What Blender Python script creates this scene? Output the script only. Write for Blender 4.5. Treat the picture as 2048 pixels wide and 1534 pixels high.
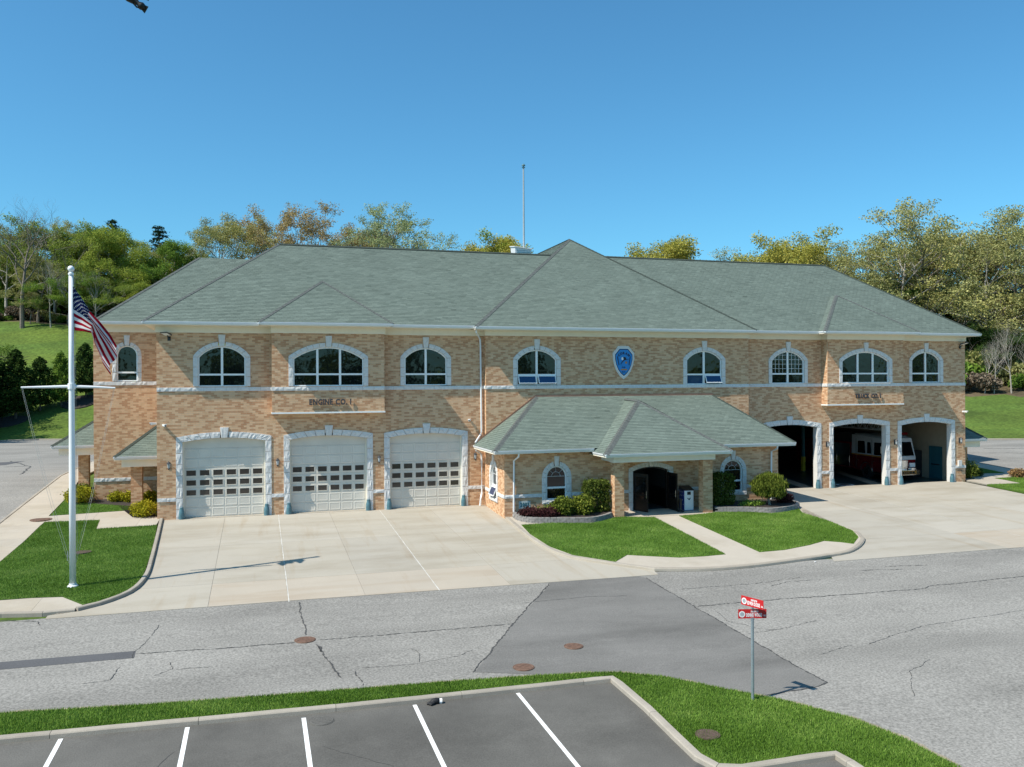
import bpy, bmesh, math, random
import numpy as np
from mathutils import Vector, Matrix

for o in list(bpy.data.objects):
    bpy.data.objects.remove(o)
SC = bpy.context.scene
COL = SC.collection
random.seed(7)
RNG = np.random.default_rng(11)
R = math.radians

# ------------------------------------------------------------------ camera
cam_d = bpy.data.cameras.new('camera')
cam_d.sensor_width = 36.0
cam_d.lens = 1700.0 / 2048.0 * 36.0
cam_d.clip_start = 0.1
cam_d.clip_end = 3000.0
cam = bpy.data.objects.new('camera', cam_d)
COL.objects.link(cam)
CYAW, CPITCH, CROLL = .2904, .0015, -.0051
CPOS = Vector((1.751, -48.832, 7.283))
_F = Vector((math.sin(CYAW) * math.cos(CPITCH), math.cos(CYAW) * math.cos(CPITCH), -math.sin(CPITCH)))
_R0 = Vector((math.cos(CYAW), -math.sin(CYAW), 0))
_U0 = _R0.cross(_F)
_R = _R0 * math.cos(CROLL) + _U0 * math.sin(CROLL)
_U = -_R0 * math.sin(CROLL) + _U0 * math.cos(CROLL)
_m = Matrix((_R, _U, -_F)).transposed().to_4x4()
_m.translation = CPOS
cam.matrix_world = _m
SC.camera = cam

# ------------------------------------------------------------------ light
SUN_EL, SUN_A = R(51.5), R(74.0)      # elevation; angle from the facade normal towards the left
sdir = Vector((-math.sin(SUN_A) * math.cos(SUN_EL), -math.cos(SUN_A) * math.cos(SUN_EL), math.sin(SUN_EL)))
world = bpy.data.worlds.new('World')
SC.world = world
world.use_nodes = True
wn = world.node_tree
for n in list(wn.nodes):
    wn.nodes.remove(n)
w_out = wn.nodes.new('ShaderNodeOutputWorld')
w_bg = wn.nodes.new('ShaderNodeBackground')
w_sky = wn.nodes.new('ShaderNodeTexSky')
w_sky.sky_type = 'NISHITA'
w_sky.sun_disc = False
w_sky.sun_elevation = SUN_EL
w_sky.sun_rotation = math.atan2(sdir.x, sdir.y)
w_sky.altitude = 0.0
w_sky.air_density = 1.0
w_sky.dust_density = 0.7
w_sky.ozone_density = 3.0
w_bg.inputs[1].default_value = 0.10
w_tint = wn.nodes.new('ShaderNodeMix')            # the clear, deep azure of this sky
w_tint.data_type = 'RGBA'; w_tint.blend_type = 'MULTIPLY'; w_tint.inputs[0].default_value = 1.0
w_tint.inputs[7].default_value = (.57, 1.16, 1.31, 1)
wn.links.new(w_sky.outputs[0], w_tint.inputs[6])
wn.links.new(w_tint.outputs[2], w_bg.inputs[0])
wn.links.new(w_bg.outputs[0], w_out.inputs[0])
sun_d = bpy.data.lights.new('sun', 'SUN')
sun_d.energy = 5.0
sun_d.angle = R(0.53)
sun_d.color = (1.0, .935, .82)
sun = bpy.data.objects.new('sun', sun_d)
COL.objects.link(sun)
sun.rotation_euler = sdir.to_track_quat('Z', 'Y').to_euler()
SC.view_settings.view_transform = 'Standard'
SC.view_settings.look = 'None'
SC.view_settings.exposure = 0.34
SC.view_settings.gamma = 1.0
SC.view_settings.use_curve_mapping = False
SC.render.engine = 'CYCLES'
SC.cycles.use_denoising = True
SC.cycles.denoiser = 'OPENIMAGEDENOISE'
SC.cycles.denoising_prefilter = 'ACCURATE'
SC.cycles.use_adaptive_sampling = False
SC.cycles.max_bounces = 6
SC.cycles.sample_clamp_indirect = 2.5
SC.cycles.blur_glossy = .5
SC.cycles.transparent_max_bounces = 8

# ------------------------------------------------------------------ helpers: materials
MATS = {}
def newmat(name):
    m = bpy.data.materials.new(name)
    m.use_nodes = True
    nt = m.node_tree
    b = nt.nodes.get('Principled BSDF')
    MATS[name] = m
    return m, nt, b
def nd(nt, t, **kw):
    n = nt.nodes.new(t)
    for k, v in kw.items():
        setattr(n, k, v)
    return n
def ramp(nt, stops, interp='LINEAR'):
    r = nt.nodes.new('ShaderNodeValToRGB')
    r.color_ramp.interpolation = interp
    els = r.color_ramp.elements
    while len(els) < len(stops):
        els.new(.5)
    for e, (p, c) in zip(els, stops):
        e.position = p
        e.color = (c[0], c[1], c[2], 1)
    return r
def coord(nt, scale=(1, 1, 1), which='Object'):
    tc = nd(nt, 'ShaderNodeTexCoord')
    mp = nd(nt, 'ShaderNodeMapping')
    mp.inputs['Scale'].default_value = scale
    nt.links.new(tc.outputs[which], mp.inputs[0])
    return mp.outputs[0]
def geo_pos(nt, scale=(1, 1, 1)):
    g = nd(nt, 'ShaderNodeNewGeometry')
    mp = nd(nt, 'ShaderNodeMapping')
    mp.inputs['Scale'].default_value = scale
    nt.links.new(g.outputs['Position'], mp.inputs[0])
    return mp.outputs[0]
def noise(nt, vec, scale, detail=3.0, rough=.55):
    n = nd(nt, 'ShaderNodeTexNoise')
    n.inputs['Scale'].default_value = scale
    n.inputs['Detail'].default_value = detail
    n.inputs['Roughness'].default_value = rough
    nt.links.new(vec, n.inputs['Vector'])
    return n.outputs[0]
def mixc(nt, fac, a, b, mode='MIX'):
    x = nd(nt, 'ShaderNodeMix', data_type='RGBA', blend_type=mode)
    for sock, v in ((x.inputs[0], fac), (x.inputs[6], a), (x.inputs[7], b)):
        if isinstance(v, (int, float)):
            sock.default_value = v
        elif isinstance(v, (tuple, list)):
            sock.default_value = (v[0], v[1], v[2], 1)
        else:
            nt.links.new(v, sock)
    return x.outputs[2]
def bump(nt, b, h, strength=.3, dist=.02):
    bp = nd(nt, 'ShaderNodeBump')
    bp.inputs['Strength'].default_value = strength
    bp.inputs['Distance'].default_value = dist
    nt.links.new(h, bp.inputs['Height'])
    nt.links.new(bp.outputs[0], b.inputs['Normal'])
def plain(name, col, rough=.6, metal=0.0, var=.12, scale=3.0, spec=.5, bumpd=0, bscale=40):
    m, nt, b = newmat(name)
    v = geo_pos(nt)
    n1 = noise(nt, v, scale, 4)
    lo = tuple(c * (1 - var) for c in col)
    hi = tuple(min(1, c * (1 + var)) for c in col)
    r = ramp(nt, [(.3, lo), (.7, hi)])
    nt.links.new(n1, r.inputs[0])
    nt.links.new(r.outputs[0], b.inputs['Base Color'])
    b.inputs['Roughness'].default_value = rough
    b.inputs['Metallic'].default_value = metal
    b.inputs['Specular IOR Level'].default_value = spec
    if bumpd:
        bump(nt, b, noise(nt, v, bscale, 3), .5, bumpd)
    return m
def tone_mat(name, stops, rough=.85, var=.15, vscale=6.0, fine=60.0, bd=.004, stain=None):
    """base colour from the per-face attribute 'tone', grain on top"""
    m, nt, b = newmat(name)
    at = nd(nt, 'ShaderNodeAttribute', attribute_name='tone')
    r = ramp(nt, stops)
    nt.links.new(at.outputs['Fac'], r.inputs[0])
    v = geo_pos(nt)
    n1 = noise(nt, v, vscale, 4)
    g = ramp(nt, [(.25, (1 - var,) * 3), (.75, (1 + var * .6,) * 3)])
    nt.links.new(n1, g.inputs[0])
    c = mixc(nt, 1.0, r.outputs[0], g.outputs[0], 'MULTIPLY')
    n2 = noise(nt, v, fine, 2)
    g2 = ramp(nt, [(.3, (.86,) * 3), (.7, (1.08,) * 3)])
    nt.links.new(n2, g2.inputs[0])
    c = mixc(nt, 1.0, c, g2.outputs[0], 'MULTIPLY')
    if stain:
        n3 = noise(nt, geo_pos(nt, stain[0]), 1.0, 5)
        g3 = ramp(nt, [(.35, stain[1]), (.6, (1, 1, 1))])
        nt.links.new(n3, g3.inputs[0])
        c = mixc(nt, stain[2], c, g3.outputs[0], 'MULTIPLY')
    nt.links.new(c, b.inputs['Base Color'])
    b.inputs['Roughness'].default_value = rough
    b.inputs['Specular IOR Level'].default_value = .25
    if bd:
        bump(nt, b, n2, .5, bd)
    return m

tone_mat('brick', [(0, (.51, .275, .15)), (.3, (.58, .335, .19)), (.45, (.635, .39, .23)), (.62, (.69, .445, .27)), (1, (.735, .50, .315))], var=.10, stain=((1.1, 1.1, .12), (.86, .84, .82), .5))
plain('mortar', (.52, .43, .33), .95, var=.08, scale=5)
plain('stone', (.64, .63, .62), .9, var=.09, scale=9, bumpd=.01, bscale=30)
plain('stone_smooth', (.64, .63, .61), .8, var=.06, scale=4)
tone_mat('shingle', [(0, (.05, .064, .055)), (.3, (.122, .155, .135)), (.65, (.163, .203, .177)), (1, (.20, .245, .215))], rough=.95, var=.10, vscale=.6, fine=90,
         stain=((.16, .5, .5), (.88, .89, .88), .35))
plain('roof_cap', (.09, .10, .096), .95, var=.25, scale=7)
plain('trim_white', (.78, .78, .76), .45, var=.03)
plain('trim_cream', (.80, .74, .61), .6, var=.03)
plain('gutter_white', (.72, .74, .76), .35, var=.03)
plain('stone_joint', (.36, .345, .32), .95, var=.1)
plain('copper', (.30, .17, .12), .5, metal=.4, var=.2)
plain('vinyl_white', (.82, .83, .83), .35, var=.02)
plain('door_white', (.65, .61, .54), .5, var=.06, scale=1.2)
plain('bell_teal', (.075, .165, .20), .4, var=.15, scale=8)
plain('teal_paint', (.02, .10, .125), .5, var=.1)
plain('black_paint', (.012, .012, .014), .4, var=.1)
plain('black_matte', (.02, .02, .022), .8, var=.2)
plain('dark_wood', (.014, .008, .006), .45, var=.25, scale=6)
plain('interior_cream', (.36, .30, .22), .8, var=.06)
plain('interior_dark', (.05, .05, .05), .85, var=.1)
plain('floor_green', (.03, .055, .055), .35, var=.15)
plain('floor_tan', (.55, .42, .32), .5, var=.1)
plain('yellow_paint', (.55, .38, .02), .5, var=.1)
plain('fire_red', (.13, .006, .010), .2, var=.05)
plain('fire_white', (.52, .53, .55), .25, var=.04)
plain('chrome', (.6, .6, .62), .18, metal=1.0, var=.05)
plain('tyre', (.015, .015, .016), .85, var=.2)
plain('pole_white', (.78, .79, .80), .3, var=.03, scale=2)
plain('pole_steel', (.33, .38, .41), .4, metal=.5, var=.1)
plain('rust_iron', (.15, .085, .058), .85, var=.35, scale=9, bumpd=.01, bscale=60)
plain('iron_dark', (.10, .065, .05), .8, var=.3, scale=9)
plain('bronze_dark', (.05, .05, .055), .5, var=.2)
plain('lantern_glass', (.35, .38, .4), .15, var=.1)
plain('sign_red', (.52, .018, .022), .35, var=.03)
plain('sign_white', (.8, .8, .8), .4, var=.02)
plain('blue_field', (.015, .22, .58), .35, var=.06)
plain('navy', (.01, .015, .05), .4, var=.1)
plain('gold', (.45, .19, .03), .45, var=.15)
plain('mailbox_blue', (.012, .03, .22), .4, var=.05)
plain('mulch', (.035, .026, .022), .95, var=.5, scale=22, bumpd=.05, bscale=30)
plain('tar', (.06, .058, .056), .7, var=.3, scale=12)
plain('marking_white', (.8, .8, .78), .7, var=.06, scale=14)
plain('caulk_white', (.54, .53, .49), .8, var=.1, scale=5)
plain('joint_dark', (.23, .215, .19), .95, var=.2)
plain('block_grey', (.24, .225, .215), .95, var=.25, scale=5, bumpd=.02, bscale=25)
plain('rope', (.45, .45, .42), .8, var=.05)
plain('bark', (.17, .14, .115), .95, var=.3, scale=5, bumpd=.05, bscale=14)
plain('bark_pale', (.34, .30, .26), .95, var=.3, scale=5, bumpd=.05, bscale=14)
plain('bark_dark', (.10, .085, .07), .95, var=.3, scale=5)
plain('bird_black', (.006, .006, .007), .5, var=.1)
plain('glove_black', (.012, .012, .014), .7, var=.2)
plain('plaque', (.42, .49, .49), .6, var=.06)

def glass_mat(name, tint, rough=.02, wav=.03):
    m, nt, b = newmat(name)
    b.inputs['Base Color'].default_value = (*tint, 1)
    b.inputs['Roughness'].default_value = rough
    b.inputs['IOR'].default_value = 1.52
    b.inputs['Specular IOR Level'].default_value = .6
    bump(nt, b, noise(nt, geo_pos(nt), 1.3, 2), .25, wav)
    return m
glass_mat('glass_dark', (.006, .007, .009))
glass_mat('glass_door', (.045, .038, .032), .08)
glass_mat('glass_sky_tint', (.012, .05, .13), .03)  # blue of the reflected sky put into the pane's base colour
glass_mat('glass_truck', (.004, .004, .005), .05)

def ground_mat(name, col, var, big, fine, fine_var=.25, rough=.95, bd=.01, stain=None, objrand=0.0, stretch=None):
    m, nt, b = newmat(name)
    v = geo_pos(nt)
    n1 = noise(nt, v, big, 5, .6)
    lo = tuple(c * (1 - var) for c in col); hi = tuple(c * (1 + var) for c in col)
    r = ramp(nt, [(.3, lo), (.7, hi)])
    nt.links.new(n1, r.inputs[0])
    n2 = noise(nt, v, fine, 2, .7)
    g = ramp(nt, [(.3, (1 - fine_var,) * 3), (.72, (1 + fine_var,) * 3)])
    nt.links.new(n2, g.inputs[0])
    c = mixc(nt, 1.0, r.outputs[0], g.outputs[0], 'MULTIPLY')
    if stain:
        n3 = noise(nt, geo_pos(nt, stain[0]), 1.0, 6, .62)
        g3 = ramp(nt, [(stain[3], stain[1]), (stain[4], (1, 1, 1))])
        nt.links.new(n3, g3.inputs[0])
        c = mixc(nt, stain[2], c, g3.outputs[0], 'MULTIPLY')
    if name in ('concrete', 'concrete_pink'):
        n5 = noise(nt, geo_pos(nt, (1.5, .13, 1)), 1.0, 5, .6)          # rusty tyre and drip streaks running out of the bays
        g5 = ramp(nt, [(.56, (1, 1, 1)), (.72, (.90, .84, .77))])
        nt.links.new(n5, g5.inputs[0])
        c = mixc(nt, .8, c, g5.outputs[0], 'MULTIPLY')
    if objrand:
        oi = nd(nt, 'ShaderNodeObjectInfo')
        g4 = ramp(nt, [(0, (1 - objrand,) * 3), (.5, (1.0, .985, .955)), (1, (1 + objrand * .5,) * 3)])
        nt.links.new(oi.outputs['Random'], g4.inputs[0])
        c = mixc(nt, 1.0, c, g4.outputs[0], 'MULTIPLY')
    nt.links.new(c, b.inputs['Base Color'])
    b.inputs['Roughness'].default_value = rough
    b.inputs['Specular IOR Level'].default_value = .2
    if bd:
        bump(nt, b, n2, .6, bd)
    return m
ground_mat('asphalt_light', (.262, .250, .230), .09, .30, 15, .36, stain=((.09, .35, 1), (.74, .74, .74), .75, .36, .58))
ground_mat('asphalt_patch', (.178, .171, .161), .08, .5, 24, .2, stain=((.12, .4, 1), (.66, .66, .66), .85, .34, .58))
ground_mat('asphalt_lot', (.132, .126, .115), .10, .5, 30, .18, stain=((.25, .25, 1), (.66, .66, .66), .85, .36, .60))
ground_mat('asphalt_strip', (.10, .10, .105), .08, .8, 30, .15)
ground_mat('concrete', (.385, .355, .305), .035, .5, 45, .07, bd=.003, objrand=.06, stain=((.16, .55, 1), (.80, .77, .72), .75, .36, .55))
ground_mat('concrete_pink', (.40, .355, .298), .04, .5, 45, .07, bd=.003, objrand=.06, stain=((.12, .9, 1), (.84, .76, .68), .6, .36, .55))
ground_mat('concrete_walk', (.42, .375, .315), .05, .8, 45, .08, bd=.003, objrand=.05, stain=((.5, .5, 1), (.86, .84, .8), .7, .36, .55))
ground_mat('concrete_kerb', (.335, .30, .255), .10, 1.6, 40, .12, bd=.004, objrand=.08)
ground_mat('sand_edge', (.27, .23, .165), .2, 1.2, 20, .3)
ground_mat('soil', (.10, .13, .04), .2, 1.2, 20, .3)
ground_mat('lawn_base', (.07, .13, .022), .18, .7, 25, .35, bd=.02)
ground_mat('hill_grass', (.075, .125, .022), .30, .12, 2.6, .40, bd=.05, stain=((.03, .18, .1), (1.35, 1.12, .95), .8, .34, .62))
ground_mat('litter_ground', (.11, .085, .05), .3, .3, 3, .35, bd=.05)

def leaf_mat(name, dark, mid, light):
    m, nt, b = newmat(name)
    at = nd(nt, 'ShaderNodeAttribute', attribute_name='tone')
    oi = nd(nt, 'ShaderNodeObjectInfo')
    r = ramp(nt, [(0, dark), (.5, mid), (1, light)])
    nt.links.new(at.outputs['Fac'], r.inputs[0])
    g = ramp(nt, [(0, (.82, .84, .86)), (.5, (1, 1, 1)), (1, (1.14, 1.08, 1.0))])
    nt.links.new(oi.outputs['Random'], g.inputs[0])
    c = mixc(nt, 1.0, r.outputs[0], g.outputs[0], 'MULTIPLY')
    nt.nodes.remove(b)
    df = nd(nt, 'ShaderNodeBsdfDiffuse')
    tr = nd(nt, 'ShaderNodeBsdfTranslucent')
    mx = nd(nt, 'ShaderNodeMixShader')
    mx.inputs[0].default_value = .28
    nt.links.new(c, df.inputs[0]); nt.links.new(c, tr.inputs[0])
    nt.links.new(df.outputs[0], mx.inputs[1]); nt.links.new(tr.outputs[0], mx.inputs[2])
    nt.links.new(mx.outputs[0], nt.nodes['Material Output'].inputs[0])
    return m
leaf_mat('leaf_olive', (.19, .185, .055), (.33, .325, .12), (.50, .485, .22))
leaf_mat('leaf_tan', (.27, .19, .07), (.41, .30, .125), (.54, .42, .2))
leaf_mat('leaf_fresh', (.15, .20, .03), (.26, .32, .06), (.38, .44, .10))
leaf_mat('leaf_green', (.07, .13, .02), (.15, .24, .04), (.24, .34, .07))
leaf_mat('leaf_greygreen', (.18, .22, .10), (.30, .35, .17), (.42, .48, .25))
leaf_mat('leaf_gold', (.22, .205, .035), (.36, .34, .07), (.49, .46, .13))
leaf_mat('leaf_dark', (.02, .042, .01), (.05, .09, .022), (.095, .15, .04))
leaf_mat('leaf_pine', (.012, .03, .014), (.03, .06, .03), (.055, .09, .045))
leaf_mat('leaf_hedge', (.03, .05, .01), (.085, .12, .022), (.23, .26, .06))
leaf_mat('leaf_yellow', (.10, .11, .01), (.30, .29, .02), (.48, .45, .05))
leaf_mat('leaf_purple', (.03, .012, .014), (.065, .025, .028), (.11, .05, .045))
leaf_mat('leaf_weep', (.05, .075, .012), (.14, .175, .028), (.27, .30, .055))
leaf_mat('leaf_pinkish', (.14, .10, .04), (.30, .18, .09), (.42, .28, .12))
leaf_mat('grass_blade', (.085, .165, .022), (.165, .29, .05), (.31, .42, .11))
leaf_mat('brush_twig', (.10, .075, .05), (.18, .14, .10), (.27, .22, .17))

# flag cloth: printed stripes, canton and stars from the cloth's own UV
def flag_mat():
    m, nt, b = newmat('flag_cloth')
    uv = nd(nt, 'ShaderNodeUVMap')
    sp = nd(nt, 'ShaderNodeSeparateXYZ')
    nt.links.new(uv.outputs[0], sp.inputs[0])
    def M(op, a, bb=None, c=None):
        n = nd(nt, 'ShaderNodeMath', operation=op)
        for s, v in zip(n.inputs, (a, bb, c)):
            if v is None: continue
            if isinstance(v, (int, float)): s.default_value = v
            else: nt.links.new(v, s)
        return n.outputs[0]
    u, v = sp.outputs[0], sp.outputs[1]          # v = 0 at the top
    stripe = M('MODULO', M('FLOOR', M('MULTIPLY', v, 13.0)), 2.0)   # 0 red 1 white
    col = mixc(nt, stripe, (.34, .010, .025), (.78, .78, .78))
    cant = M('MULTIPLY', M('LESS_THAN', u, .4), M('LESS_THAN', v, 7 / 13))
    def dots(ou, ov, nu, nv):
        a = M('SUBTRACT', M('FRACT', M('ADD', M('MULTIPLY', u, nu / .4), ou)), .5)
        c = M('SUBTRACT', M('FRACT', M('ADD', M('MULTIPLY', v, nv / (7 / 13)), ov)), .5)
        d = M('ADD', M('MULTIPLY', a, a), M('MULTIPLY', c, c))
        return M('LESS_THAN', d, .022)
    st = M('MAXIMUM', dots(0, 0, 6, 5), dots(.5, .5, 6, 5))
    cc = mixc(nt, st, (.008, .016, .075), (.75, .75, .75))
    col = mixc(nt, cant, col, cc)
    nt.nodes.remove(b)
    df = nd(nt, 'ShaderNodeBsdfDiffuse'); tr = nd(nt, 'ShaderNodeBsdfTranslucent'); mx = nd(nt, 'ShaderNodeMixShader'); mx.inputs[0].default_value = .45
    nt.links.new(col, df.inputs[0]); nt.links.new(col, tr.inputs[0]); nt.links.new(df.outputs[0], mx.inputs[1]); nt.links.new(tr.outputs[0], mx.inputs[2])
    nt.links.new(mx.outputs[0], nt.nodes['Material Output'].inputs[0])
    return m
flag_mat()

# ------------------------------------------------------------------ helpers: meshes
class MB:
    def __init__(s):
        s.v = []; s.f = []; s.t = []
    def add(s, verts, faces, tone=None):
        n = len(s.v)
        s.v.extend(tuple(p) for p in verts)
        for f in faces:
            s.f.append(tuple(i + n for i in f)); s.t.append(.5 if tone is None else tone)
        return s
    def box(s, a, b, tone=None):
        x0, y0, z0 = a; x1, y1, z1 = b
        return s.add([(x0, y0, z0), (x1, y0, z0), (x1, y1, z0), (x0, y1, z0), (x0, y0, z1), (x1, y0, z1), (x1, y1, z1), (x0, y1, z1)],
                     [(3, 2, 1, 0), (4, 5, 6, 7), (0, 1, 5, 4), (1, 2, 6, 5), (2, 3, 7, 6), (3, 0, 4, 7)], tone)
    def hexa(s, b4, t4, tone=None):
        return s.add(list(b4) + list(t4), [(3, 2, 1, 0), (4, 5, 6, 7), (0, 1, 5, 4), (1, 2, 6, 5), (2, 3, 7, 6), (3, 0, 4, 7)], tone)
    def tube(s, pts, rads, seg=8, cap=True, tone=None):
        pts = [Vector(p) for p in pts]
        if isinstance(rads, (int, float)): rads = [rads] * len(pts)
        base = len(s.v); vs = []; fs = []
        for i, p in enumerate(pts):
            d = (pts[min(i + 1, len(pts) - 1)] - pts[max(i - 1, 0)]).normalized()
            a = d.cross(Vector((0, 0, 1)))
            if a.length < .05: a = d.cross(Vector((0, 1, 0)))
            a.normalize(); b = d.cross(a)
            for k in range(seg):
                t = 2 * math.pi * k / seg
                vs.append(p + (a * math.cos(t) + b * math.sin(t)) * rads[i])
        for i in range(len(pts) - 1):
            for k in range(seg):
                k2 = (k + 1) % seg
                fs.append((i * seg + k, i * seg + k2, (i + 1) * seg + k2, (i + 1) * seg + k))
        if cap:
            fs.append(tuple(range(seg))); fs.append(tuple((len(pts) - 1) * seg + k for k in reversed(range(seg))))
        return s.add(vs, fs, tone)
    def lathe(s, c, prof, seg=16, tone=None):
        """prof = [(r, z)...] round a vertical axis through c"""
        vs = []; fs = []
        for r, z in prof:
            for k in range(seg):
                t = 2 * math.pi * k / seg
                vs.append((c[0] + r * math.cos(t), c[1] + r * math.sin(t), c[2] + z))
        for i in range(len(prof) - 1):
            for k in range(seg):
                k2 = (k + 1) % seg
                fs.append((i * seg + k, i * seg + k2, (i + 1) * seg + k2, (i + 1) * seg + k))
        fs.append(tuple(reversed(range(seg)))); fs.append(tuple((len(prof) - 1) * seg + k for k in range(seg)))
        return s.add(vs, fs, tone)
    def prism(s, poly, f0, f1, tone=None):
        """poly 2-D outline; f0, f1 map (a,b) to the two end faces"""
        n = len(poly)
        vs = [f0(*p) for p in poly] + [f1(*p) for p in poly]
        fs = [tuple(reversed(range(n))), tuple(range(n, 2 * n))] + [(i, (i + 1) % n, n + (i + 1) % n, n + i) for i in range(n)]
        return s.add(vs, fs, tone)
    def mesh(s, name, tone=False, smooth=False):
        me = bpy.data.meshes.new(name)
        me.from_pydata([tuple(p) for p in s.v], [], s.f)
        if tone:
            at = me.attributes.new('tone', 'FLOAT', 'FACE')
            at.data.foreach_set('value', np.array(s.t, dtype=np.float32))
        if smooth:
            me.polygons.foreach_set('use_smooth', [True] * len(me.polygons))
        me.update()
        return me
    def build(s, name, mat, parent=None, tone=False, smooth=False, fixn=True):
        me = s.mesh(name, tone, smooth)
        if fixn and len(s.f) < 4000:
            bm = bmesh.new(); bm.from_mesh(me)
            bmesh.ops.recalc_face_normals(bm, faces=bm.faces)
            bm.to_mesh(me); bm.free()
        return link(name, me, mat, parent)
def link(name, me, mat=None, parent=None, loc=None):
    o = bpy.data.objects.new(name, me)
    COL.objects.link(o)
    if mat and me and not me.materials:
        me.materials.append(MATS[mat])
    if parent: o.parent = parent
    if loc is not None: o.location = loc
    return o
def empty(name, loc=(0, 0, 0), parent=None):
    o = bpy.data.objects.new(name, None)
    COL.objects.link(o); o.location = loc
    o.empty_display_size = .2
    if parent: o.parent = parent
    return o
def tag(o, label=None, cat=None, group=None, kind=None):
    if label: o['label'] = label
    if cat: o['category'] = cat
    if group: o['group'] = group
    if kind: o['kind'] = kind
    return o
def quick_mesh(name, V, F, tones, mat, parent=None):
    """V (n,3) array, F (m,4) or (m,3) array"""
    me = bpy.data.meshes.new(name)
    k = F.shape[1]
    me.vertices.add(len(V)); me.vertices.foreach_set('co', V.astype(np.float32).ravel())
    me.loops.add(F.size); me.loops.foreach_set('vertex_index', F.astype(np.int32).ravel())
    me.polygons.add(len(F))
    me.polygons.foreach_set('loop_start', np.arange(0, F.size, k, dtype=np.int32))
    me.polygons.foreach_set('loop_total', np.full(len(F), k, dtype=np.int32))
    if tones is not None:
        at = me.attributes.new('tone', 'FLOAT', 'FACE')
        at.data.foreach_set('value', tones.astype(np.float32))
    me.update(calc_edges=True)
    me.validate()
    me.materials.append(MATS[mat])
    return me

# ------------------------------------------------------------------ the lie of the land
ZP = ([-300, -80, -27, -17.5, -.3, .3, 6, 15, 900], [-1.6, -1.45, -1.0, -.7, 0, 0, .4, 1.0, 1.0])
def hill_start(x): return 50.5 - .38 * x
def gz(x, y):
    z = float(np.interp(y, ZP[0], ZP[1]))
    t = y - hill_start(x)
    if t > 0:
        k = min(.4, max(.14, .375 - .0021 * (x + 25)))
        t2 = t * t / 12 if t < 6 else t - 3
        if t > 45: t2 = 42 + (t - 45) * .35
        if t > 130: t2 = 42 + 85 * .35
        z += k * t2
    return z
YB = [-80, -27, -17.5, -.3, .3, 6, 15]

def drape(name, poly, dz, mat, parent=None, skirt=0.0, grid=0):
    """flat sheet following the ground; skirt > 0 gives it sides that go down"""
    bm = bmesh.new()
    vs = [bm.verts.new((p[0], p[1], 0)) for p in poly]
    f = bm.faces.new(vs)
    if f.normal.z < 0 or sum((poly[i][0] * poly[(i + 1) % len(poly)][1] - poly[(i + 1) % len(poly)][0] * poly[i][1]) for i in range(len(poly))) < 0:
        bmesh.ops.reverse_faces(bm, faces=[f])
    bmesh.ops.triangulate(bm, faces=bm.faces[:])
    xs = [p[0] for p in poly]; ys = [p[1] for p in poly]
    cuts = [y for y in YB if min(ys) < y < max(ys)]
    if grid:
        cuts += list(np.arange(min(ys) + grid, max(ys), grid))
        for x in np.arange(min(xs) + grid, max(xs), grid):
            g = bm.verts[:] + bm.edges[:] + bm.faces[:]
            bmesh.ops.bisect_plane(bm, geom=g, plane_co=(x, 0, 0), plane_no=(1, 0, 0))
    for y in cuts:
        g = bm.verts[:] + bm.edges[:] + bm.faces[:]
        bmesh.ops.bisect_plane(bm, geom=g, plane_co=(0, y, 0), plane_no=(0, 1, 0))
    if skirt:
        be = [e for e in bm.edges if e.is_boundary]
        r = bmesh.ops.extrude_edge_only(bm, edges=be)
        low = {v for v in r['geom'] if isinstance(v, bmesh.types.BMVert)}
    else:
        low = set()
    for v in bm.verts:
        v.co.z = gz(v.co.x, v.co.y) + dz - (skirt if v in low else 0)
    bmesh.ops.recalc_face_normals(bm, faces=bm.faces[:])
    if sum(f.normal.z * f.calc_area() for f in bm.faces) < 0:
        bmesh.ops.reverse_faces(bm, faces=bm.faces[:])
    me = bpy.data.meshes.new(name); bm.to_mesh(me); bm.free()
    return link(name, me, mat, parent)

def clip_poly(poly, x0, x1, y0, y1):
    def half(P, ax, val, keep_gt):
        out = []
        for i in range(len(P)):
            a, b = P[i], P[(i + 1) % len(P)]
            ia = (a[ax] >= val) == keep_gt or a[ax] == val
            ib = (b[ax] >= val) == keep_gt or b[ax] == val
            if ia: out.append(a)
            if ia != ib:
                t = (val - a[ax]) / (b[ax] - a[ax])
                out.append((a[0] + t * (b[0] - a[0]), a[1] + t * (b[1] - a[1])))
        return out
    P = poly
    for ax, val, gt in ((0, x0, True), (0, x1, False), (1, y0, True), (1, y1, False)):
        if len(P) < 3: return []
        P = half(P, ax, val, gt)
    out = []
    for p in P:
        if not out or (abs(p[0] - out[-1][0]) + abs(p[1] - out[-1][1])) > 1e-4: out.append(p)
    if len(out) > 1 and abs(out[0][0] - out[-1][0]) + abs(out[0][1] - out[-1][1]) < 1e-4: out.pop()
    return out if len(out) >= 3 else []
def smooth_line(pts, step=.6):
    """Catmull-Rom through pts, resampled"""
    P = [Vector((p[0], p[1])) for p in pts]
    out = []
    for i in range(len(P) - 1):
        p0 = P[max(i - 1, 0)]; p1 = P[i]; p2 = P[i + 1]; p3 = P[min(i + 2, len(P) - 1)]
        n = max(1, int((p2 - p1).length / step))
        for k in range(n):
            t = k / n
            out.append(.5 * ((2 * p1) + (p2 - p0) * t + (2 * p0 - 5 * p1 + 4 * p2 - p3) * t * t + (3 * p1 - p0 - 3 * p2 + p3) * t ** 3))
    out.append(P[-1])
    return [(p.x, p.y) for p in out]
def offset_line(pts, d):
    out = []
    for i, p in enumerate(pts):
        a = Vector(pts[max(i - 1, 0)]); b = Vector(pts[min(i + 1, len(pts) - 1)])
        t = (b - a).normalized()
        out.append((p[0] - t.y * d, p[1] + t.x * d))
    return out
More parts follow.
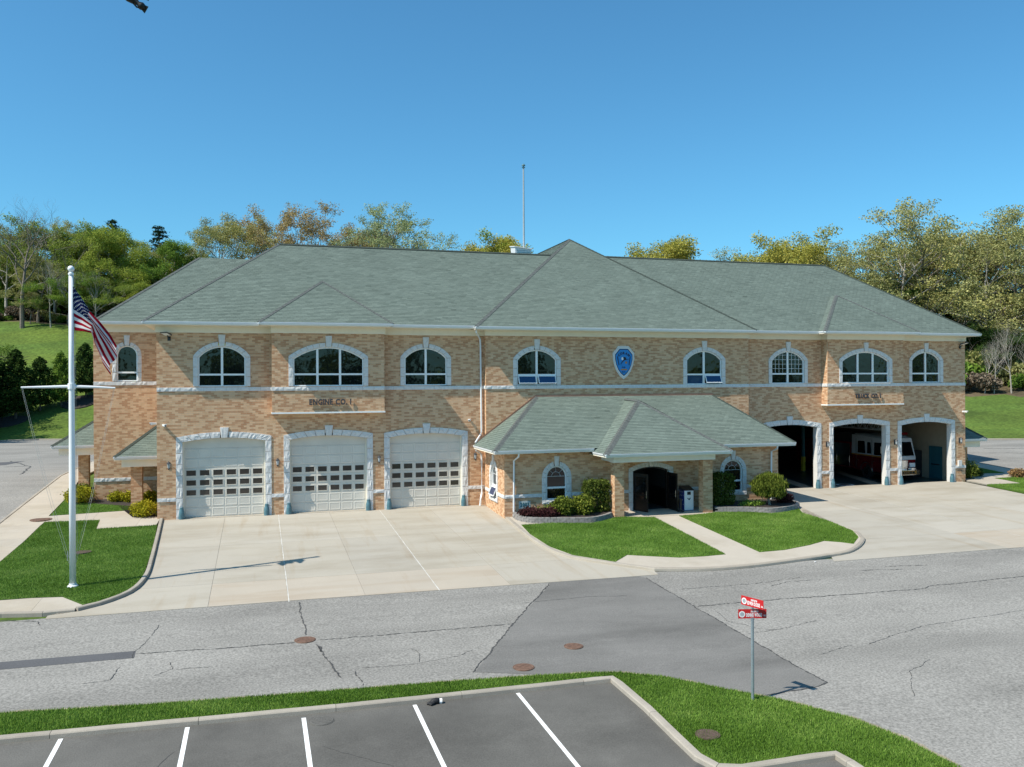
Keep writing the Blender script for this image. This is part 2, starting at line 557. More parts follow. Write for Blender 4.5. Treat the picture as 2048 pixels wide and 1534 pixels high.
# ================================================================== SETTING: ground
def MX(x): return 46.84 - x               # the site is laid out symmetrically about this building's middle

def terrain():
    xs = sorted(set(list(np.arange(-320, -60, 20)) + list(np.arange(-60, 130, 3.0)) + [-7.4, -7.35, -3.38, -3.33, 50.12, 50.18, 54.15, 54.2] + list(np.arange(130, 420, 20))))
    ys = sorted(set([-300, -200, -120] + YB + list(np.arange(-60, 20, 6)) + [.4, .45, 6.1, 6.15, 21.8, 21.85] + list(np.arange(18, 130, 2.5)) + list(np.arange(130, 420, 20))))
    inside = lambda x, y: (-3.35 < x < 50.15 and .42 < y < 21.82) or (-7.38 < x < 54.17 and 6.12 < y < 21.82)      # dug out under the building
    V = np.array([(x, y, -1.0 if inside(x, y) else gz(x, y) - .06) for y in ys for x in xs]); n = len(xs)
    F = np.array([(j * n + i, j * n + i + 1, (j + 1) * n + i + 1, (j + 1) * n + i) for j in range(len(ys) - 1) for i in range(n - 1)])
    me = quick_mesh('hill_ground', V, F, None, 'hill_grass')
    me.polygons.foreach_set('use_smooth', [True] * len(me.polygons))
    me.materials.append(MATS['litter_ground'])
    mi = []
    for p in me.polygons:
        c = p.center
        mi.append(1 if c.y - hill_start(c.x) > (46 if c.x < 40 else 33) else 0)
    me.polygons.foreach_set('material_index', mi)
    tag(link('hill_ground', me), kind='structure')
terrain()

road = tag(drape('road', [(-140, -60), (160, -60), (160, -16.6), (-140, -16.6)], 0, 'asphalt_light'), kind='structure')
tag(drape('rear_drive', [(-40, -17.5), (-11.2, -17.5), (-11.2, 20), (10, 20), (10, hill_start(10) - .2), (-24, hill_start(-24) - .2), (-26.5, 56.5), (-28.5, 50), (-31, 38), (-40, 25)], .004, 'asphalt_light'), kind='structure')
tag(drape('rear_drive', [(58, -17.5), (120, -17.5), (120, 4), (100, hill_start(100) - .2), (46, hill_start(46) - .2), (46, 21), (58, 21)], .004, 'asphalt_light'), kind='structure')
patch = drape('road_patch', [(7.61, -25.4), (9.7, -21.85), (12.7, -17.26), (12.75, -16.9), (16.6, -16.9), (16.79, -17.4), (16.75, -22), (16.69, -28.96), (16.12, -29.17), (13.9, -29.25), (10.7, -26.6)], .006, 'asphalt_patch', road)
drape('road_patch', [(-9, -20.75), (-1.84, -20.88), (-1.81, -21.51), (-9, -21.45)], .006, 'asphalt_strip', road)
drape('road_patch', [(-19.6, 25.5), (-17.2, 26.2), (-16.6, 29.5), (-19.2, 28.6)], .008, 'asphalt_strip')['kind'] = 'structure'
lot = tag(drape('parking_lot', [(-90, -26.4), (-4, -26.6), (4, -27.0), (11.05, -27.1), (11.1, -32.75), (14.1, -32.95), (14.1, -58), (-90, -58)], .008, 'asphalt_lot'), kind='structure')

def ribbon(name, pts, w, dz, mat, parent, jitter=.02, step=.12, wvar=.5, taper=.35):
    rr = random.Random(hash(str(pts[0])) & 0xffff)
    P = []
    for i in range(len(pts) - 1):
        a, b = Vector(pts[i]), Vector(pts[i + 1])
        n = max(1, int((b - a).length / step))
        for k in range(n): P.append(a.lerp(b, k / n))
    P.append(Vector(pts[-1]))
    m = MB(); vs = []; j = 0.0
    for i, p in enumerate(P):
        t = (P[min(i + 1, len(P) - 1)] - P[max(i - 1, 0)]).normalized()
        nrm = Vector((-t.y, t.x))
        j = j * .8 + rr.uniform(-1, 1) * jitter
        ww = w * (1 + rr.uniform(-1, 1) * wvar) * (taper if i in (0, len(P) - 1) else 1)
        for sgn in (-.5, .5):
            q = p + nrm * (j + sgn * ww)
            vs.append((q.x, q.y, gz(q.x, q.y) + dz))
    m.add(vs, [(2 * i, 2 * i + 1, 2 * i + 3, 2 * i + 2) for i in range(len(P) - 1)])
    return m.build(name, mat, parent, fixn=False)
CR = [([(-1.8, -21.16), (.59, -21.34), (2.82, -21.41)], .05), ([(3.58, -21.39), (6.59, -21.49), (9.89, -21.52)], .05),
      ([(3.13, -17.0), (3.15, -18.4), (3.2, -19.2), (3.19, -20.8)], .06), ([(3.44, -21.73), (3.56, -22.3), (3.6, -23.0), (3.7, -23.6), (3.85, -24.4), (3.93, -24.83)], .07),
      ([(3.52, -22.0), (3.56, -22.5)], .14), ([(4.35, -24.4), (4.44, -25.0), (4.46, -25.58)], .04),
      ([(16.87, -21.43), (19.04, -21.39), (21.94, -21.54), (26.6, -21.74), (27.0, -21.5), (31.9, -21.34), (45, -21.2)], .055),
      ([(7.55, -25.4), (9.7, -21.85), (12.72, -17.1)], .07), ([(16.78, -17.3), (16.74, -22), (16.69, -28.96)], .07), ([(16.72, -28.9), (16.1, -29.17), (13.9, -29.25)], .06),
      ([(-1.86, -20.85), (-1.83, -21.55)], .05), ([(-1.85, -20.9), (-1.6, -19.8), (-1.45, -18.4)], .025), ([(-2.1, -22.2), (-2.2, -23.2), (-2.9, -23.3)], .03),
      ([(-.8, -22.1), (-.6, -22.8), (-1.1, -23.2)], .025), ([(-.6, -22.85), (.4, -22.9)], .025), ([(4.6, -24.2), (6.0, -24.3), (7.4, -24.0), (8.0, -23.6)], .022),
      ([(6.2, -22.9), (6.4, -23.5), (6.3, -24.2)], .02), ([(-6.9, -16.4), (-5.4, -16.9), (-5.2, -17.4)], .05),
      ([(17.4, -19.2), (20.5, -19.3), (23, -19.0)], .03), ([(21, -19.8), (22.0, -19.4), (23.5, -19.5)], .03), ([(16.9, -24.6), (18.5, -24.4), (20, -24.0)], .022), ([(17.2, -22.2), (17.0, -23.2), (17.6, -24.2), (18.0, -24.5)], .02),
      ([(26, -18.7), (28, -19.0)], .05), ([(27.5, -18.4), (29.5, -18.7)], .05), ([(11, -19.3), (13.5, -19.2), (15, -19.5)], .03), ([(18.2, -30.5), (19.5, -28.9), (20.8, -28.2)], .02),
      ([(20, -26.5), (23, -25.5), (28, -25.0), (33, -24.8)], .025), ([(17.8, -27.0), (19.5, -26.4)], .02)]
for pts, w in CR: ribbon('crack', pts, w * .58, .011, 'tar', road, .022, .07, .85)
for pts, w in [([(-14.2, 18), (-15.0, 24), (-17.8, 30)], .10), ([(-21, 22.8), (-17.2, 24.3)], .06), ([(-16.9, 24.5), (-15.3, 24.7)], .10), ([(66, 14), (75, 12), (84, 12)], .10), ([(64, 11.5), (70, 10.4), (80, 8.5)], .07)]:
    tag(ribbon('crack', pts, w, .012, 'tar', None, .05), kind='structure')
for pts, w in [([(.1, -26.9), (0.0, -28), (.1, -29.5), (-.05, -31.5)], .018), ([(-.1, -28.3), (-.6, -29.6)], .012), ([(3.1, -29), (4.5, -30.5)], .012)]:
    ribbon('crack', pts, w, .013, 'tar', lot, .02)
for x, y0 in ((-2.70, -26.82), (.08, -26.98), (2.79, -27.22), (5.56, -27.2), (8.33, -27.2)):
    ribbon('stall_line', [(x, y0), (x, -33.2)], .105, .014, 'marking_white', lot, .001, .5, .03, 1.0)

# -------- concrete aprons, slab by slab
def apron(poly, xcuts, ycuts, white, filler_x, lab):
    root = tag(drape('concrete_apron', poly, .004, 'joint_dark', skirt=.0), kind='structure')
    xs = [-90] + xcuts + [200]; ys = [-90] + ycuts + [90]
    for i in range(len(xs) - 1):
        for j in range(len(ys) - 1):
            g0 = .016 if xs[i] in white else .007
            g1 = .016 if xs[i + 1] in white else .007
            c = clip_poly(poly, xs[i] + g0, xs[i + 1] - g1, ys[j] + .006, ys[j + 1] - .006)
            if len(c) >= 3:
                drape('slab', c, .014, 'concrete_pink' if (j == 0 and i in filler_x) else 'concrete', root, skirt=.012)
    for x in white:
        ribbon('joint_sealant', [(x, -.02), (x, -16.9)], .028, .0165, 'caulk_white', root, .003, .3, .4, 1.0)
    return root
KL = smooth_line([(-3.14, .2), (-2.83, -5.0), (-2.61, -9.0), (-2.5, -11.8), (-2.66, -13.7), (-3.05, -14.75), (-3.68, -15.6), (-4.3, -16.1)], .5)
KC = smooth_line([(14.62, -4.4), (14.39, -8.66), (14.46, -11.51), (14.95, -13.5), (16.35, -15.2), (17.61, -16.45)], .5)
ap_l = [(-3.14, .36)] + KL + [(-5.2, -16.35), (-5.2, -16.72), (3.19, -16.74), (17.5, -17.02)] + KC[::-1] + [(14.6, .36)]
apron(ap_l, [0.0, 2.79, 5.56, 8.36, 11.2], [-13.7, -7.0], (2.79, 8.36), (1, 2, 3, 4), 'left')
KR = [(26.0, -17.06), (26.4, -16.35), (27.57, -16.04), (28.98, -15.1), (30.26, -13.81), (30.95, -12.5), (31.32, -9.8), (31.4, -7.5), (32.5, -5.2), (31.78, -4.36)]
ap_r = KR + [(31.78, .6), (49.98, .6), (49.65, -5), (49.4, -9), (49.3, -12), (49.5, -13.8), (50.5, -15.6), (51.2, -16.2), (52.2, -17.12), (40, -17.1)]
apron(ap_r, [35.7, 38.48, 41.3, 44.05, 46.87], [-13.7, -7.0], (38.48,), (1, 2, 4), 'right')

# -------- walks and kerbs
def kerb(pts, side, top=.14, w=.17, stone=3.05, mat='concrete_kerb', step=.35):
    root = tag(empty('kerb', (pts[0][0], pts[0][1], gz(*pts[0]))), kind='structure')
    P = []
    for i in range(len(pts) - 1):
        a, b = Vector(pts[i]), Vector(pts[i + 1])
        n = max(1, int((b - a).length / step))
        for k in range(n): P.append(a.lerp(b, k / n))
    P.append(Vector(pts[-1]))
    run = []; acc = 0
    runs = []
    for i, p in enumerate(P):
        run.append(i)
        if i: acc += (P[i] - P[i - 1]).length
        if acc > stone and i < len(P) - 2:
            runs.append(run); run = [i]; acc = 0
    runs.append(run)
    ox, oy, oz = root.location
    for rn in runs:
        if len(rn) < 2: continue
        m = MB(); vs = []; ns = 6
        for q, i in enumerate(rn):
            t = (P[min(i + 1, len(P) - 1)] - P[max(i - 1, 0)]).normalized()
            nr = Vector((-t.y, t.x)) * side
            p = P[i].copy()
            if q == 0: p += t * .006
            if q == len(rn) - 1: p -= t * .006
            jz = random.uniform(-.003, .003)
            for a, h in ((0, -.12), (.012, top - .03), (.035, top - .004), (w * .5, top + .002), (w, top), (w, -.12)):
                s = p + nr * a
                vs.append((s.x - ox, s.y - oy, gz(s.x, s.y) + h + jz - oz))
        fs = [(q * ns + k, q * ns + k + 1, (q + 1) * ns + k + 1, (q + 1) * ns + k) for q in range(len(rn) - 1) for k in range(ns - 1)]
        fs += [tuple(range(ns)), tuple((len(rn) - 1) * ns + k for k in reversed(range(ns)))]
        m.add(vs, fs).build('kerb_stone', mat, root)
    return root
KS = [(-60, -26.1), (-4.04, -26.5), (3.96, -26.88), (7.91, -26.96), (11.12, -27.03), (11.2, -29.3), (11.1, -31.1), (11.06, -32.1), (11.2, -32.62), (11.6, -32.79), (14.04, -32.92), (14.02, -40)]
kerb(offset_line(KS, -.2), 1, .13, .2)
kerb(KL, -1, .14, .17)
kerb(KC, 1, .12, .2)
KM = smooth_line([(17.61, -16.45), (19.44, -16.97), (21.74, -17.05), (24.55, -16.66), (26.36, -16.32), (27.57, -16.04), (28.98, -15.1), (30.26, -13.81), (30.95, -12.5)], .5)
kerb(KM, 1, .13, .2)
kerb([(-11.2, -16), (-11.2, 26)], -1, .13, .17)
kerb([(MX(-11.2), 26), (MX(-11.2), -16)], -1, .13, .17)
kerb([(x, hill_start(x) - .35) for x in (12, 0, -12, -22)] + [(-25, 57.6), (-27.5, 52), (-29.5, 45)], -1, .16, .2, 6)
kerb([(x, hill_start(x) - .35) for x in (110, 90, 75, 60, 45)], -1, .16, .2, 6)
kerb([(-12.0, -15.95), (-6.7, -15.95), (-5.4, -16.2), (-4.4, -16.12)], 1, .10, .17)

island = [(14.62, -4.37)] + KC + KM[1:] + [(31.25, -9.8), (31.3, -7.5), (32.45, -5.25), (31.7, -4.37)]
tag(drape('sidewalk', island, .10, 'concrete_walk', skirt=.09), kind='structure')
def pmx(poly): return [(MX(x), y) for x, y in poly][::-1]
walks = [[(-11.05, -14.3), (-8.75, -14.3), (-8.8, -4.1), (-8.97, .62), (-9.07, 2.05), (-9.2, 8), (-9.6, 13), (-9.4, 26), (-11.05, 26)],
         [(-8.97, .62), (-6.29, .46), (-6.07, -2.0), (-3.3, -1.8), (-3.3, -.02), (-3.44, .0), (-3.44, .7), (-4.7, .72), (-4.75, 2.6), (-9.07, 2.05)],
         [(-12, -15.8), (-6.6, -15.8), (-5.4, -16.05), (-4.35, -15.98), (-4.24, -15.65), (-5.13, -14.4), (-6.2, -14.25), (-8.75, -14.3), (-12, -14.3)]]
for k, wk in enumerate(walks):
    root = tag(drape('sidewalk', wk, .085, 'joint_dark', skirt=.08), kind='structure')
    for pm in (0, 1):
        if pm: root = tag(drape('sidewalk', pmx(wk), .085, 'joint_dark', skirt=.08), kind='structure')
        src = pmx(wk) if pm else wk
        xs0 = [p[0] for p in src]; ys0 = [p[1] for p in src]
        stp = 1.55 if k != 1 else 2.4
        yy = min(ys0)
        while yy < max(ys0):
            xx = min(xs0)
            stx = 20 if k == 0 else stp
            while xx < max(xs0):
                c = clip_poly(src, xx + .004, xx + stx - .004, yy + .004, yy + (stp if k != 2 else 20) - .004)
                if len(c) >= 3: drape('slab', c, .10, 'concrete_walk', root, skirt=.014)
                xx += stx
            yy += stp if k != 2 else 20

# -------- lawns with real blades
def in_poly(px, py, poly):
    inside = np.zeros(len(px), bool)
    n = len(poly); j = n - 1
    for i in range(n):
        xi, yi = poly[i]; xj, yj = poly[j]
        c = ((yi > py) != (yj > py)) & (px < (xj - xi) * (py - yi) / (yj - yi + 1e-12) + xi)
        inside ^= c; j = i
    return inside
ZX, ZV = np.array(ZP[0], float), np.array(ZP[1], float)
def blades(name, poly, dens, h, dz, label, wd=.011, clipx=None, mat='grass_blade'):
    P = np.array(poly)
    x0, y0 = P.min(0); x1, y1 = P.max(0)
    if clipx: x0, x1 = max(x0, clipx[0]), min(x1, clipx[1])
    n = int((x1 - x0) * (y1 - y0) * dens)
    px = RNG.uniform(x0, x1, n); py = RNG.uniform(y0, y1, n)
    k = in_poly(px, py, poly); px, py = px[k], py[k]; n = len(px)
    pz = np.interp(py, ZX, ZV) + dz
    mow = .5 + .5 * np.sin(px * 1.1 + py * 1.7 + np.sin(px * .6) * 2)
    patchy = np.sin(px * 2.3 + 1.3 * np.sin(py * 1.9)) * np.sin(py * 2.9 + np.sin(px * 1.3))
    ang = RNG.uniform(0, 2 * np.pi, n); lean = RNG.uniform(.1, .75, n); hh = h * RNG.uniform(.55, 1.15, n); la = RNG.uniform(0, 2 * np.pi, n)
    w = wd * RNG.uniform(.7, 1.4, n)
    dx, dy = np.cos(ang) * w, np.sin(ang) * w
    V = np.empty((n, 3, 3))
    V[:, 0] = np.stack([px - dx, py - dy, pz - .01], 1); V[:, 1] = np.stack([px + dx, py + dy, pz - .01], 1)
    V[:, 2] = np.stack([px + np.cos(la) * lean * hh, py + np.sin(la) * lean * hh, pz + hh], 1)
    big = np.sin(px * .55 + 2.1 * np.sin(py * .43)) * np.sin(py * .71 + 1.7 * np.sin(px * .37))
    T = np.clip(.42 + .16 * patchy + .16 * (mow - .5) + .20 * big + RNG.normal(0, .2, n), 0, 1)
    me = quick_mesh(name, V.reshape(-1, 3), np.arange(3 * n).reshape(n, 3), T, mat)
    return tag(link(name, me), label, 'grass', kind='stuff')
isl_s = [p for p in KS if p[0] > -30]
lawn_island = [(-30, -24.4), (-4.44, -24.88), (-.94, -25.33), (2.77, -25.66), (6.77, -25.95), (9.2, -26.2), (10.72, -26.42), (11.54, -26.62), (12.62, -27.3), (13.64, -28.5), (14.72, -29.7), (15.67, -31.2), (16.05, -32.5), (16.11, -33.9), (16.1, -40), (14.02, -40)] + isl_s[::-1] + [(-30, -26.3)]
lawn_a = [(14.85, -6.6), (14.62, -8.8), (14.68, -11.5), (15.15, -13.35), (16.5, -14.95), (17.5, -13.95), (18.37, -14.42), (19.53, -15.0), (20.74, -15.08), (21.84, -15.0), (22.5, -6.5), (20.6, -5.9), (18.6, -7.1), (16.4, -6.5)]
lawn_b = [(24.0, -6.5), (23.55, -15.05), (24.93, -14.97), (26.68, -14.41), (27.87, -13.86), (28.48, -14.3), (28.85, -14.75), (30.05, -13.6), (30.75, -12.3), (31.2, -9.8), (31.2, -7.5), (31.8, -6.3), (29.4, -7.2), (28.5, -6.5), (26.8, -6.0), (25.6, -6.35)]
lawn_l = [(-8.7, -14.2), (-6.2, -14.2), (-5.13, -14.33), (-4.2, -15.55), (-3.72, -15.45), (-3.2, -14.8), (-2.85, -13.75), (-2.7, -12), (-2.8, -9), (-3.02, -5), (-3.25, -1.85), (-6.05, -2.05), (-6.29, .4), (-8.9, .55), (-8.75, -4.1)]
lawn_s = [(-9.0, 2.12), (-5.1, 2.6), (-4.75, 2.75), (-4.8, 3.5), (-6.0, 4.1), (-8.6, 5.6), (-9.15, 8)]
for pl, dz, lab, d, hgt in ((lawn_island, .035, 'mown grass verge between the road and the parking lot', 2200, .07),
                      (lawn_a, .112, 'mown front lawn left of the entrance path', 1000, .065), (lawn_b, .112, 'mown front lawn right of the entrance path', 1000, .065),
                      (lawn_l, .108, 'mown lawn round the foot of the flagpole', 1000, .07), (lawn_s, .108, 'small lawn beside the left canopy and mulch bed', 700, .06),
                      (pmx(lawn_l), .108, 'mown lawn at the right edge beside the apron', 350, .07), (pmx(lawn_s), .108, 'strip of lawn beside the right canopy', 350, .06)):
    tag(drape('lawn', pl, dz, 'lawn_base', skirt=.12), kind='structure')
    blades('grass', pl, d, hgt, dz, lab, clipx=(-8, 60) if pl is lawn_island else None)
mulch = [[(-9.1, 8.6), (-8.6, 5.6), (-6.0, 4.15), (-4.8, 3.5), (-4.75, .75), (-3.46, .75), (-3.46, 5.98), (-7.48, 5.98), (-7.48, 8.6)]]
for mpoly in mulch:
    tag(drape('mulch_bed', mpoly, .115, 'mulch', skirt=.1), kind='structure')
    tag(drape('mulch_bed', pmx(mpoly), .115, 'mulch', skirt=.1), kind='structure')
# sandy fringe where the verge meets the road
ribbon('verge_edge', [(-20, -24.55), (-4.44, -24.84), (-.94, -25.29), (2.77, -25.62), (6.77, -25.91), (10.72, -26.36), (11.54, -26.56), (12.62, -27.22), (13.68, -28.45), (14.76, -29.62), (15.74, -31.15), (16.15, -32.5), (16.2, -34)], .14, .012, 'sand_edge', road, .02, .2, .8)
# manhole and utility covers
def cover(px, py, r, dz, mat, label, rim=.03):
    z = gz(px, py) + dz
    o = MB().lathe((0, 0, 0), [(r + rim, -.05), (r + rim, .004), (r + .008, .006), (r + .006, -.004), (r, -.004), (r, .008), (r * .97, .012), (0.01, .012)], 32).build('manhole_cover', mat, None)
    o.location = (px, py, z)
    m = MB()
    for k in range(5):
        y = (k - 2) * r * .3; hw = math.sqrt(max(0, (r * .85) ** 2 - y * y))
        m.box((-hw, y - .012, .011), (hw, y + .012, .017))
    m.build('tread', mat, o)
    tag(o, label, 'manhole cover')
cover(3.13, -21.26, .30, .012, 'rust_iron', 'rusty manhole cover in the road where the cracks meet')
cover(11.07, -24.16, .27, .016, 'rust_iron', 'rusty round cover in the middle of the darker road patch')
cover(9.05, -25.43, .285, .016, 'rust_iron', 'orange-brown cover in the road close to the verge')
cover(3.2, -27.51, .29, .010, 'asphalt_lot', 'dull flat cover beside a white stall line in the parking lot')
cover(11.78, -31.1, .26, .07, 'iron_dark', 'brown cover sunk in the grass verge near the corner kerb')
cover(-5.75, -7.25, .34, .14, 'iron_dark', 'dark cover in the lawn behind the flagpole')
cover(-9.25, 1.23, .50, .115, 'rust_iron', 'reddish cover in the sidewalk beside the left drive')
# ================================================================== FIRE STATION
ST = tag(empty('fire_station'), 'two-storey tan brick fire station with green shingle hip roofs', 'building')
ZB0, ZB1, ZT = 6.88, 7.09, 10.04
BL, BH = .305, .0998

class Op:
    """arched opening: centre s, half width, sill, spring, rise"""
    def __init__(s, c, hw, z0, zs, rise):
        s.c, s.hw, s.z0, s.zs, s.rise = c, hw, z0, zs, rise
        s.R = (hw * hw + rise * rise) / (2 * rise); s.zc = zs + rise - s.R
        s.a = math.asin(min(1, hw / s.R))
        if rise >= hw - 1e-6: s.a = math.pi / 2
    def half(s, z, e=0.0):
        if z < s.z0 - e: return None
        if z <= s.zs: return s.hw + e
        q = (s.R + e) ** 2 - (z - s.zc) ** 2
        return min(s.hw + e, math.sqrt(q)) if q > 0 else None
    def top(s, ds, e=0.0):
        q = (s.R + e) ** 2 - ds * ds
        return s.zc + math.sqrt(max(q, 0))
    def outline(s, inset=0.0, n=14, z0=None):
        """closed outline, counter-clockwise from lower left, shrunk by inset"""
        h = s.hw - inset; r = s.R - inset; z0 = (s.z0 + inset) if z0 is None else z0
        a = math.asin(max(-1, min(1, h / r))) if s.rise < s.hw - 1e-6 else math.pi / 2
        pts = [(s.c - h, z0), (s.c + h, z0)]
        for k in range(n + 1):
            t = a - 2 * a * k / n
            pts.append((s.c + r * math.sin(t), s.zc + r * math.cos(t)))
        return pts
class Wall:
    def __init__(s, p0, p1):
        s.p0 = Vector((p0[0], p0[1], 0)); s.d = Vector((p1[0] - p0[0], p1[1] - p0[1], 0)); s.L = s.d.length; s.d.normalize()
        s.n = Vector((s.d.y, -s.d.x, 0))
    def pt(s, a, z, out=0.0): return s.p0 + s.d * a + s.n * out + Vector((0, 0, z))
    def box(s, m, a0, a1, z0, z1, o0, o1, tone=None):
        b = [s.pt(a0, z0, o0), s.pt(a1, z0, o0), s.pt(a1, z0, o1), s.pt(a0, z0, o1)]
        t = [s.pt(a0, z1, o0), s.pt(a1, z1, o0), s.pt(a1, z1, o1), s.pt(a0, z1, o1)]
        return m.hexa(b, t, tone)

def intervals(L, holes, z):
    iv = [(0.0, L)]
    for h in holes:
        r = h(z)
        if r is None: continue
        a, b = r; out = []
        for i0, i1 in iv:
            if b <= i0 or a >= i1: out.append((i0, i1)); continue
            if a > i0: out.append((i0, a))
            if b < i1: out.append((b, i1))
        iv = out
    return iv
def op_hole(o, e):
    def f(z):
        h = o.half(z, e)
        return None if h is None else (o.c - h, o.c + h)
    return f
def rect_hole(a, b, z0, z1): return lambda z: (a, b) if z0 < z < z1 else None

BRICK_VARIANTS = []
for k in range(10):
    m = MB(); x, z = (BL - .01) / 2, (BH - .01) / 2
    m.add([(-x, 0, -z), (x, 0, -z), (x, 0, z), (-x, 0, z), (-x, .01, -z), (x, .01, -z), (x, .01, z), (-x, .01, z)],
          [(0, 1, 2, 3), (4, 0, 3, 7), (1, 5, 6, 2), (3, 2, 6, 7), (4, 5, 1, 0)], RNG.uniform(.05, .3) if k < 4 else RNG.uniform(.5, .95))
    me = m.mesh('brick', True); me.materials.append(MATS['brick']); BRICK_VARIANTS.append(me)
def brick_tone():
    return RNG.uniform(0, .34) if RNG.random() < .40 else RNG.uniform(.45, 1.0)
def brick_wall(w, z0, z1, holes, parent=None, single=None, trim=.0):
    """mortar sheet + one real brick after another; returns the wall part"""
    mor = MB(); br = MB(); singles = []; prev = {}
    r0 = int(math.floor(z0 / BH)); r1 = int(math.ceil(z1 / BH))
    for r in range(r0, r1):
        lo, hi = max(z0, r * BH), min(z1, (r + 1) * BH)
        if hi - lo < .02: continue
        cur = {}; dark = False
        for a, b in intervals(w.L, holes, (lo + hi) / 2):
            mor.add([w.pt(a, lo, -.010), w.pt(b, lo, -.010), w.pt(b, hi, -.010), w.pt(a, hi, -.010)], [(0, 1, 2, 3)])
            off = (r % 2) * BL * .5
            k = math.floor((a - off) / BL)
            while k * BL + off < b:
                s0, s1 = max(a + .002, k * BL + off + .005), min(b - .002, (k + 1) * BL + off - .005)
                k += 1
                if s1 - s0 < .03: continue
                ki = 2 * k + (r % 2)
                dark = RNG.random() < .60 - (.22 if dark else 0) - (.16 if prev.get(ki - 1) else 0) - (.16 if prev.get(ki + 1) else 0)
                cur[ki] = dark
                t = RNG.uniform(0, .33) if dark else RNG.uniform(.46, 1.0)
                zl, zh = lo + .005, hi - .005
                if single and single(s0, s1, lo, hi) and s1 - s0 > BL - .02 and hi - lo > BH - .002:
                    singles.append(((s0 + s1) / 2, (zl + zh) / 2)); continue
                o = RNG.uniform(-.0012, .0012)
                v = [w.pt(s0, zl, o), w.pt(s1, zl, o), w.pt(s1, zh, o), w.pt(s0, zh, o), w.pt(s0, zl, -.011), w.pt(s1, zl, -.011), w.pt(s1, zh, -.011), w.pt(s0, zh, -.011)]
                br.add(v, [(0, 1, 2, 3), (4, 0, 3, 7), (1, 5, 6, 2), (3, 2, 6, 7), (4, 5, 1, 0)], t)
        prev = cur
    wall = mor.build('wall', 'mortar', parent or ST, fixn=False)
    b = br.build('brickwork', 'brick', wall, tone=True, fixn=False)
    b['kind'] = 'stuff'
    for s, z in singles[:300]:
        o = link('brick', BRICK_VARIANTS[int(RNG.integers(0, 10))], None, wall, w.pt(s, z, 0))
        o.rotation_euler = (0, 0, math.atan2(w.d.y, w.d.x))
    return wall

def stone_piece(w, quad, parent, proud=.045, rough=.02, nu=5, nv=3, inset=.02, mat='stone', back=-.015):
    """split-faced stone: quad = 4 (s,z) corners ll, lr, ur, ul"""
    q = [Vector(p) for p in quad]
    c = (q[0] + q[1] + q[2] + q[3]) / 4
    q = [p + (c - p).normalized() * inset * .6 for p in q]
    m = MB(); vs = []; fs = []
    for j in range(nv + 1):
        for i in range(nu + 1):
            a = q[0].lerp(q[1], i / nu); b = q[3].lerp(q[2], i / nu)
            p = a.lerp(b, j / nv)
            edge = i in (0, nu) or j in (0, nv)
            o = proud * .8 if edge else proud + RNG.uniform(-rough, rough)
            vs.append(w.pt(p.x, p.y, o))
    N = nu + 1
    for j in range(nv):
        for i in range(nu):
            k = j * N + i
            fs += [(k, k + 1, k + N + 1), (k, k + N + 1, k + N)] if (i + j) % 2 else [(k, k + 1, k + N), (k + 1, k + N + 1, k + N)]
    ring = [i for i in range(N)] + [j * N + nu for j in range(1, nv + 1)] + [nv * N + i for i in range(nu - 1, -1, -1)] + [j * N for j in range(nv - 1, 0, -1)]
    base = len(vs)
    for k in ring:
        i, j = k % N, k // N
        p = q[0].lerp(q[1], i / nu).lerp(q[3].lerp(q[2], i / nu), j / nv)
        vs.append(w.pt(p.x, p.y, back))
    for t in range(len(ring)):
        t2 = (t + 1) % len(ring)
        fs.append((ring[t2], ring[t], base + t, base + t2))
    m.add(vs, fs)
    return m.build('stone', mat, parent)

